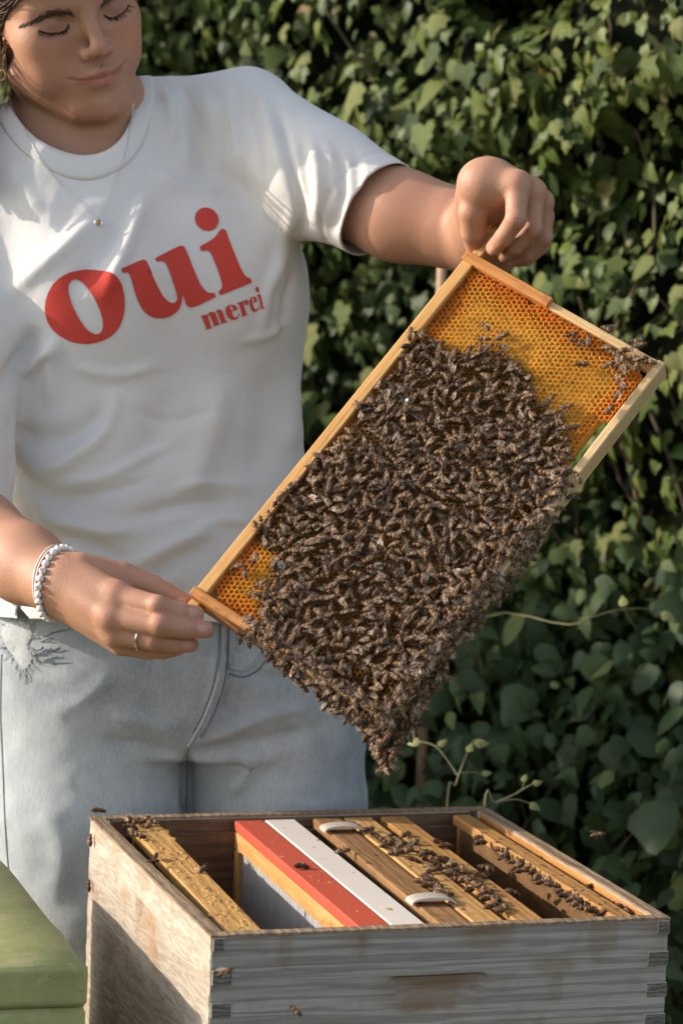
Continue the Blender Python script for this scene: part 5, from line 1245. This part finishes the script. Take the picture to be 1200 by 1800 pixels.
letter([(842, 255), (845, 250), (900, 220), (935, 190), (950, 162), (965, 157), (980, 165), (990, 195), (1025, 285), (1060, 370), (1085, 410), (1106, 417), (1110, 420), (1117, 438), (1115, 442), (953, 507), (949, 505), (942, 490), (944, 486), (960, 470), (962, 445), (935, 365), (905, 290), (885, 270), (856, 275), (852, 274)], None, fA, 1)
ell_ = lambda cx, cy, rx, ry, a, n=14: [(cx + rx * math.cos(t) * math.cos(a) - ry * math.sin(t) * math.sin(a), cy + rx * math.cos(t) * math.sin(a) + ry * math.sin(t) * math.cos(a)) for t in np.linspace(0, 2 * math.pi, n + 1)[:-1]]
letter(ell_(880, 108, 66, 60, .75), None, fA, 1, 'printed_dot')
letter([(105, 562), (205, 532), (215, 540), (240, 505), (280, 497), (315, 508), (328, 505), (355, 468), (390, 457), (425, 475), (445, 520), (485, 635), (515, 640), (515, 646), (412, 680), (408, 670), (420, 662), (375, 545), (355, 495), (340, 497), (330, 520), (385, 675), (400, 682), (305, 722), (300, 710), (310, 700), (255, 575), (235, 540), (220, 547), (215, 560), (265, 730), (285, 738), (185, 768), (180, 754), (195, 745), (125, 580), (108, 572)], None, fB, 0)
letter([(480, 475), (490, 430), (525, 397), (575, 386), (625, 400), (655, 435), (664, 462), (575, 497), (590, 545), (615, 580), (645, 580), (670, 555), (678, 515), (687, 525), (684, 565), (660, 600), (610, 620), (560, 612), (515, 575), (490, 525)], [(545, 405), (562, 400), (585, 425), (605, 470), (572, 482), (550, 445)], fB, 0)
letter([(652, 368), (735, 335), (745, 350), (765, 325), (795, 312), (820, 325), (828, 360), (815, 395), (790, 402), (775, 385), (778, 365), (765, 355), (752, 372), (760, 410), (795, 530), (820, 540), (718, 576), (716, 565), (735, 555), (690, 400), (675, 378), (655, 380)], None, fB, 0)
letter([(842, 345), (850, 300), (880, 272), (920, 270), (950, 300), (952, 345), (930, 362), (905, 350), (902, 325), (912, 310), (895, 285), (880, 290), (880, 330), (895, 400), (915, 450), (945, 462), (970, 440), (978, 400), (988, 400), (985, 440), (960, 485), (915, 502), (875, 480), (850, 420)], None, fB, 0)
letter([(948, 250), (1000, 232), (1010, 245), (1050, 420), (1070, 438), (1005, 465), (1003, 452), (1018, 440), (975, 280), (965, 262), (950, 262)], None, fB, 0)
letter(ell_(960, 163, 25, 46, -.26), None, fB, 0, 'printed_dot')

# ------------------------------------------------------------------ jeans
jeans = Sdf()
jeans.fun(loft([(1020, 0, 510, 2.985, .098), (1090, -14, 535, 2.985, .105), (1180, -22, 582, 3.0, .116), (1260, -26, 614, 3.015, .116), (1320, -28, 636, 3.03, .108)], 2.2, R(4)))
def leg(x0, x1, pts, ):
    jeans.chain([K(*p) for p in pts], x1, .012)
jeans.chain([K(152, 1250, 3.00), K(152, 1420, 3.01), K(160, 1700, 3.03), K(190, 2050, 3.06), K(205, 2480, 3.10)], [.101, .1025, .097, .082, .076], .010)
jeans.chain([K(478, 1250, 3.035), K(484, 1420, 3.06), K(488, 1700, 3.07), K(470, 2050, 3.10), K(455, 2480, 3.12)], [.097, .098, .095, .082, .076], .010)
JV, JF = polygonise(jeans, (-.42, -1.04, 2.78), (.09, -.05, 3.24), .0046)
JV = smooth_mesh(JV, JF, 3, .5); JN = vnormals(JV, JF)
JV = JV + JN * (.0016 * vnoise(JV * np.array([16, 26, 16]), 81) + .0007 * vnoise(JV * np.array([50, 70, 50]), 82))[:, None]
JV = folds(JV, JN, [([(330, 1310), (400, 1285), (480, 1255), (560, 1240)], 5, 12), ([(335, 1330), (420, 1310), (520, 1290), (600, 1262)], -4, 12), ([(330, 1345), (420, 1345), (500, 1330)], 3.5, 14), ([(320, 1300), (260, 1270), (190, 1258)], 3, 12), ([(318, 1330), (250, 1310), (170, 1300)], -3, 12), ([(400, 1400), (430, 1370), (440, 1340), (420, 1315)], 3.5, 10),
    ([(330, 1440), (328, 1380), (330, 1315)], -5, 8), ([(372, 1110), (380, 1190), (362, 1270), (335, 1312)], 3.2, 9), ([(398, 1120), (402, 1190), (385, 1260)], -2.6, 6), ([(0, 1130), (60, 1170), (120, 1180)], -3, 14), ([(200, 1180), (150, 1230), (80, 1260)], 2.5, 16), ([(430, 1180), (480, 1190), (540, 1170)], -2.5, 10), ([(560, 1400), (540, 1500), (560, 1600)], 3, 24), ([(70, 1400), (110, 1500), (80, 1600)], 3, 24)])
JN = vnormals(JV, JF); wc = K(260, 1068, 2.9)[1]
kf_ = (JV[JF][:, :, 1].min(1) < wc) & (c2w(JV)[JF][:, :, 2].max(1) > .06); JVc, JFc, JNc = compact(JV, JF[kf_], JN)
JP = c2px(JVc); ctr = np.where(JP[:, 0] < 330, 150, 480); fade = np.exp(-((JP[:, 0] - ctr) / 85) ** 2) * sstep(1180, 1330, JP[:, 1])
wear = np.clip(.5 + .5 * fade + .3 * vnoise(JVc * 14, 84) + .15 * vnoise(JVc * 50, 85) - .28 * np.exp(-((JP[:, 0] - 230) / 90) ** 2 - ((JP[:, 1] - 1215) / 70) ** 2), 0, 1)
def denim_mat():
    n = NT('pale_denim'); a = n.node('ShaderNodeVertexColor'); a.layer_name = 'Col'; sep = n.node('ShaderNodeSeparateColor'); n.l(a.outputs[0], sep.inputs[0])
    tw = n.wave(n.mapping(rot=(0, R(-38), 0)), 190, 0.5, 2, 2.0, 'X'); v = n.mapping(); slub = n.noise(n.mapping(scale=(1, 1, .08)), 700, 3, .7)
    blot = n.noise(v, 26, 5, .65); strk = n.noise(n.mapping(scale=(1, 1, .35)), 420, 4, .75); w_ = n.math('ADD', n.math('MULTIPLY', sep.outputs[0], .62), n.math('ADD', n.math('MULTIPLY', n.math('SUBTRACT', blot, .5), .8), n.math('MULTIPLY', n.math('SUBTRACT', strk, .38), .9)), True)
    c = n.mix(w_, (0.125, 0.165, 0.21), (0.54, 0.565, 0.575)); c = n.mix(n.math('MULTIPLY', n.ramp(tw, [(.3, (0, 0, 0)), (.7, (1, 1, 1))]), .5), c, (0.58, 0.60, 0.61)); c = n.mix(n.math('MULTIPLY', n.ramp(slub, [(.45, (0, 0, 0)), (.75, (1, 1, 1))]), .35), c, (0.18, 0.215, 0.26))
    n.set(Base_Color=c, Roughness=0.92, Specular_IOR_Level=0.1, Sheen_Weight=0.1); n.bump(n.math('ADD', tw, slub), 0.4, 0.0008); return n.m
DENIM = denim_mat()
jo = cloth_obj('jeans', JVc, JFc, DENIM, person, .002, np.stack([wear] * 3, -1)); jo['label'] = 'pale washed blue jeans with a torn patch at the hip'
jean_bvh = BVHTree.FromPolygons(c2w(JVc).tolist(), JFc.tolist())
def drape(bvh, pts, off, n=6):
    out = []
    for (x, y) in spline(np.array(pts, float), n):
        p, _ = cast(bvh, x, y, off)
        if p is not None: out.append(p)
    return np.array(out)
SEAM = plain_mat('seam_denim', (0.36, 0.39, 0.42), 0.9, 0, 0.3, 300, .1, .4, 500); THREAD = plain_mat('dark_seam', (0.15, 0.175, 0.205), 0.9, 0, 0.3, 300, .1)
def seam(name, pts, r, mat, off=.0002, parent=None):
    w = drape(jean_bvh, pts, off)
    if len(w) > 2: v, f = tube(w, r, 6); obj(name, v, f, mat, parent or jo, True)
seam('fly_seam', [(392, 1098), (390, 1150), (382, 1200), (365, 1250), (345, 1290), (331, 1312)], .0021, SEAM); seam('fly_seam', [(402, 1105), (400, 1160), (391, 1210), (374, 1258), (352, 1296)], .0012, THREAD)
seam('leg_seam', [(331, 1312), (329, 1350), (328, 1400), (327, 1450)], .0007, THREAD)
seam('pocket_seam', [(404, 1172), (425, 1178), (448, 1165), (466, 1140), (474, 1110)], .0018, SEAM); seam('pocket_seam', [(404, 1184), (428, 1190), (455, 1176), (475, 1148)], .0010, THREAD); seam('fly_seam', [(386, 1098), (384, 1150), (376, 1200), (359, 1250), (340, 1288)], .0008, THREAD); seam('belt_loop', [(418, 1092), (420, 1120), (421, 1145)], .0034, SEAM)
seam('side_seam', [(4, 1150), (2, 1250), (6, 1350), (10, 1450), (18, 1550), (28, 1600)], .0009, THREAD)
# torn patch: ragged flap with loose threads
m = MB(); RAG = plain_mat('frayed_cotton', (0.42, 0.44, 0.46), .95, 0, .4, 300, .1, .5, 400)
outl = spline(np.array([(8, 1100), (30, 1092), (52, 1098), (58, 1115), (50, 1135), (58, 1155), (45, 1178), (32, 1165), (22, 1150), (12, 1135), (5, 1118)], float), 3, True)
cen = np.array([32, 1128]); rows_ = [outl, cen + (outl - cen) * .72, cen + (outl - cen) * .4]; P3 = []
for k, r_ in enumerate(rows_): P3.append(np.array([cast(jean_bvh, *p, (.0008, .0016, .0014)[k] + .0006 * rng.random())[0] for p in r_]))
nn = len(outl); V = np.concatenate(P3 + [cast(jean_bvh, *cen, .0014)[0][None]])
F = [(k * nn + i, k * nn + (i + 1) % nn, (k + 1) * nn + (i + 1) % nn, (k + 1) * nn + i) for k in (0, 1) for i in range(nn)] + [(2 * nn + i, 2 * nn + (i + 1) % nn, 3 * nn) for i in range(nn)]
obj('torn_patch', V, F, RAG, jo, True)
for k in range(70):
    i = rng.integers(nn); p = outl[i]; d = (p - cen) / np.linalg.norm(p - cen); q = p + d * rng.uniform(3, 20) + rng.normal(0, 5, 2)
    w = drape(jean_bvh, [p - d * 6, p, (p + q) / 2 + rng.normal(0, 3, 2), q], .0012, 3)
    if len(w) > 3: v, f = tube(w, .00035, 4); m.add(v, f)
o = m.build('loose_thread', RAG, jo); o['kind'] = 'stuff'
m = MB()
for k in range(28):                      # dark worn threads beside the tear
    p = np.array([rng.uniform(58, 96), rng.uniform(1112, 1168)]); q = p + np.array([rng.uniform(10, 30), rng.uniform(-10, 3)]); w = drape(jean_bvh, [p, (p + q) / 2 + rng.normal(0, 2, 2), q], .0004, 2)
    if len(w) > 3: v, f = tube(w, .00042, 4); m.add(v, f)
o = m.build('worn_thread', THREAD, jo); o['kind'] = 'stuff'
# shoes, out of sight below
for (px, zz) in ((205, 3.10), (455, 3.12)):
    w = wp(px, 2480, zz); s_ = Sdf(); s_.ell((w[0], w[1] - .07, .045), (.046, .13, .045), .02); s_.cone((w[0], w[1], .04), (w[0], w[1], .12), .045, .04, .02)
    v, f = polygonise(s_, (w[0] - .08, w[1] - .23, -.01), (w[0] + .08, w[1] + .09, .18), .008); obj('shoe', v, f, plain_mat('boot_leather', (.12, .09, .06), .6), person, True)

# ------------------------------------------------------------------ hair, brows, lashes, jewellery
HAIR = plain_mat('brown_hair', (0.085, 0.045, 0.024), 0.38, 0, 0.45, 300, 0.5); HAIR_L = plain_mat('fine_hair', (0.24, 0.14, 0.07), 0.4, 0, 0.3, 200, 0.5)
def skin_at(x, y, z, off=0.0):           # nearest skin point to a head-space point
    p = c2w(H(x, y, z)); h = body_bvh.find_nearest(Vector(p)); return np.array(h[0]) + np.array(h[1]) * off, np.array(h[1])
def head_surface(d, off):                # from a direction in head space to the skull surface
    d = np.asarray(d, float); d /= np.linalg.norm(d); rad = np.array([75, 96, 87]); c = np.array([0, -8, 36]); t = 1 / np.linalg.norm(d / rad); return c + d * (t + off)
HLN = np.array([(0, 90, 62), (30, 82, 52), (48, 70, 34), (58, 60, 18), (65, 47, 3), (69, 31, -14), (71, 10, -20)], float)
def hairline(t):                         # -1 .. 1, ear to ear
    q = np.array([np.interp(abs(t) * 6, range(7), HLN[:, i]) for i in range(3)]); q[0] *= 1 if t > 0 else -1; return q
m = MB()
for k in range(1700):                    # hair combed back to a knot
    t0 = rng.uniform(-.93, .93); st_ = hairline(t0) + rng.normal(0, 2.0, 3); u0 = rng.random() * .55 if rng.random() < .6 else 0
    c0 = np.array([0, -8, 36]); en = np.array([rng.normal(0, 16), -105, 42 + rng.normal(0, 14)]); offk = rng.uniform(1.5, 6.5); pth = []
    a = st_ - c0; b = en - c0
    for t in np.linspace(u0, 1, 9):
        d = a / np.linalg.norm(a) * (1 - t) + b / np.linalg.norm(b) * t; q = head_surface(d, 0); sp, sn = skin_at(*q); pth.append(sp + sn * (.0004 + .001 * offk * math.sin(math.pi * min(1, (t - u0) * 1.2 + .02)) + .004 * t * t))
    v, f = tube(np.array(pth), np.array([.0004, .0008, .0011, .0012, .0012, .0012, .0012, .0011, .001]) * .72, 4); m.add(v, f)
for k in range(160):                     # knot
    a, b = rng.uniform(0, 6.28), rng.uniform(-1, 1); c = np.array([0, -112, 42]); r = 26 * rng.uniform(.85, 1.05)
    pth = [c + r * np.array([math.cos(a + t * 2.2) * math.sqrt(1 - b * b * .9), .75 * b + .25 * math.sin(t * 3 + a), math.sin(a + t * 2.2) * math.sqrt(1 - b * b * .9)]) for t in np.linspace(0, 1, 8)]
    w = c2w(np.array([H(*p) for p in pth])); v, f = tube(w, .0015, 4); m.add(v, f)
for k in range(260):                     # tail out of view at her right shoulder, added to shade the neck
    j = rng.normal(0, 1, 2) * np.array([11, 11]); t = np.linspace(0, 1, 9)
    q = np.stack([np.interp(t, [0, .3, 1], [20, -38, -58]) + j[0] + 6 * np.sin(t * 4 + k) * t, np.interp(t, [0, .3, 1], [50, 105, 330]), np.interp(t, [0, .3, 1], [3.03, 2.955, 2.905]) + j[1] * .0026], -1)
    v, f = tube(np.array([wp(*p) for p in q]), .0014, 4); m.add(v, f)
hair = m.build('hair', HAIR, person, True); hair['label'] = 'dark brown hair combed back'
m = MB()
for (pts_) in ([(6, 60), (8, 100), (14, 150), (26, 200)], [(4, 80), (6, 130), (16, 175), (30, 205)], [(2, 110), (5, 160), (14, 195)], [(12, 120), (26, 160), (60, 200), (112, 272)], [(0, 130), (8, 170), (12, 200)], [(6, 95), (3, 140), (9, 190)]):
    for r_ in range(2):
        j = rng.normal(0, 2.5, (len(pts_), 2)); pp = np.array(pts_, float) + j; zz = np.linspace(2.872, 2.895, len(pp)) + rng.normal(0, .004); w = spline(np.array([wp(x, y, z_) for (x, y), z_ in zip(pp, zz)]), 6)
        v, f = tube(w, np.linspace(.00028, .00016, len(w)), 4); m.add(v, f)
m.build('loose_strand', HAIR_L, hair, True)['kind'] = 'stuff'
for s in (-1, 1):
    m = MB(); arc = spline(np.array([(s * 15, 91, -2.0), (s * 24, 89, 1.2), (s * 35, 83, 2.6), (s * 45, 73, -0.5), (s * 54, 60, -8.0)], float), 20)
    for k in range(300):
        i = int(rng.integers(len(arc) - 4)); t = i / len(arc); p = arc[i] + np.array([0, 0, rng.normal(0, 2.2) * (1 - .6 * t)]); q = arc[min(i + 3, len(arc) - 1)] - arc[i]; q = q / np.linalg.norm(q) * rng.uniform(4, 7) + np.array([0, 0, rng.uniform(.2, 2.2) * (1 - t)])
        a, na = skin_at(*p, .0001); b, nb_ = skin_at(*(p + q), .0007); v, f = tube([a, (a + b) / 2 + na * .0006, b], [.00032, .00030, .00012], 3); m.add(v, f)
    m.build('eyebrow', HAIR, person, True)
    m = MB(); la = spline(np.array([(s * 17.5, 80, -12.5), (s * 24, 85, -15.8), (s * 32, 86.5, -17.2), (s * 40, 82.5, -15.4), (s * 46.5, 74, -11.5)], float), 9); pts_ = []
    for p in la: pts_.append(skin_at(*p, .0003)[0])
    v, f = tube(pts_, np.r_[.0004, np.full(len(pts_) - 2, .0008), .0005], 5); m.add(v, f)
    for k in range(58):
        i = int(rng.integers(2, len(pts_))); a = pts_[i]; t = i / len(pts_); L = .0042 + .0022 * t
        d = HR @ np.array([s * (-.15 + .75 * t) + rng.normal(0, .1), .75, -.62 + rng.normal(0, .08)]); d2 = HR @ np.array([s * (.0 + .9 * t), .8, -.1]); d = d / np.linalg.norm(d); dw, d2w = c2w(d) - CAM, c2w(d2) - CAM
        v, f = tube([a, a + dw * L * .6, a + dw * L * .85 + d2w * L * .3], [.00028, .0002, .00008], 3); m.add(v, f)
    m.build('eyelashes', plain_mat('lash', (.012, .009, .008), .5), person, True)
GOLD = plain_mat('gold', (0.72, 0.52, 0.28), 0.28, 1.0); SILVER = plain_mat('silver', (0.75, 0.73, 0.70), 0.25, 1.0)
def torus(c, axis, r, t, n=28, k=6):
    axis = np.asarray(axis, float); axis /= np.linalg.norm(axis); u = np.cross(axis, [.3, .5, .81]); u /= np.linalg.norm(u); w = np.cross(axis, u); V = []
    for i in range(n):
        a = 2 * math.pi * i / n; d = math.cos(a) * u + math.sin(a) * w
        for j in range(k): b = 2 * math.pi * j / k; V.append(c + d * (r + t * math.cos(b)) + axis * t * math.sin(b))
    return np.array(V), [(i * k + j, ((i + 1) % n) * k + j, ((i + 1) % n) * k + (j + 1) % k, i * k + (j + 1) % k) for i in range(n) for j in range(k)]
obj('earring', *torus(wp(3, 132, 2.905), FW * .8 + RT * .5, .0052, .0007), GOLD, person, True)
pn, nn_ = cast(body_bvh, 164, 97, .0004)
if pn is not None: obj('nose_ring', *torus(pn, RT * .6 + UP * .3, .0026, .0004, 20), GOLD, person, True)
both = BVHTree.FromPolygons(np.concatenate([c2w(BV), c2w(SVc), c2w(CV.reshape(-1, 3))]).tolist(), np.concatenate([BF, SFc + len(BV), CF + len(BV) + len(SVc)]).tolist())
nk = spline(np.array([(37, 188), (42, 215), (55, 250), (80, 290), (115, 330), (150, 365), (171, 383)], float), 10); nk2 = spline(np.array([(171, 383), (188, 355), (207, 310), (222, 262), (230, 215), (232, 180)], float), 10)
for path in (nk, nk2):
    w = [cast(both, x, y, .0014)[0] for x, y in path]; w = np.array([p for p in w if p is not None]); v, f = tube(w, .00033, 5); ch = obj('necklace', v, f, SILVER, person, True)
pc, pn_ = cast(both, 172, 393, .0018)
obj('pendant', *torus(pc, -FW, .0034, .0009, 24), SILVER, person, True)
dk_, dkf = [], []
for i in range(4):
    for k in range(14): th = i / 3 * math.pi / 2; dk_.append(pc - FW * .0012 * math.cos(th) + .0029 * math.sin(th + .001) * (math.cos(k * .4488) * RT + math.sin(k * .4488) * UP))
obj('pendant_stone', dk_, [(i * 14 + k, (i + 1) * 14 + k, (i + 1) * 14 + (k + 1) % 14, i * 14 + (k + 1) % 14) for i in range(3) for k in range(14)], plain_mat('amber_stone', (.36, .22, .09), .15), person, True)
# ring on the ring finger
ra_, rb_ = c2w(K(205, 1112, 2.538)), c2w(K(270, 1125, 2.530)); rc_ = ra_ + (rb_ - ra_) * .63
obj('finger_ring', *torus(rc_, rb_ - ra_, .0110, .0011, 32), SILVER, person, True)
# bracelets round the wrist
wa, wb_ = c2w(K(45, 990, 2.62)), c2w(WRI2); ax = (wb_ - wa) / np.linalg.norm(wb_ - wa)
BEAD = plain_mat('white_bead', (.78, .74, .72), .3, 0, .06, 80); BEADL = plain_mat('bead_letter', (.05, .05, .05), .6); CORD = plain_mat('pale_cord', (.70, .58, .55), .8)
bc = c2w(K(108, 1029, 2.577)); bx = ax * .55 + RT * .62; bx /= np.linalg.norm(bx); bu = np.cross(bx, -FW); bu /= np.linalg.norm(bu); bw = np.cross(bx, bu)
def on_wrist(a, shift, off):
    o = bc + bx * shift; d = math.cos(a) * bu + math.sin(a) * bw; h = body_bvh.ray_cast(Vector(o + d * .06), Vector(-d), .06)
    return (np.array(h[0]) if h[0] is not None else o + d * .03) + d * off, d
def sphere(c, r, sq=(1, 1, 1), n=10, k=7):
    V = [c + r * np.array([math.sin(math.pi * i / (k - 1)) * math.cos(2 * math.pi * j / n), math.sin(math.pi * i / (k - 1)) * math.sin(2 * math.pi * j / n), math.cos(math.pi * i / (k - 1))]) for i in range(k) for j in range(n)]
    return np.array(V), [(i * n + j, (i + 1) * n + j, (i + 1) * n + (j + 1) % n, i * n + (j + 1) % n) for i in range(k - 1) for j in range(n)]
br = obj('bracelet', *tube(np.array([on_wrist(a, -.006, .0008)[0] for a in np.linspace(0, 2 * math.pi, 49)]), .0008, 5), CORD, person, True)
for q in range(26):
    a = 2 * math.pi * q / 26; p, d = on_wrist(a, -.006, .0030); bd = obj('bead', *sphere(p, .0034), BEAD, br, True)
    if q % 2 == 0: v, f = torus(p + d * .0033, d, .0011, .00028, 12, 4); obj('bead_mark', v, f, BEADL, bd)
for sft in (-.013, -.010): obj('cord_bracelet', *tube(np.array([on_wrist(a, sft + .004 * math.sin(a + 1), .0010)[0] for a in np.linspace(0, 2 * math.pi, 49)]), .0009, 5), CORD, person, True)
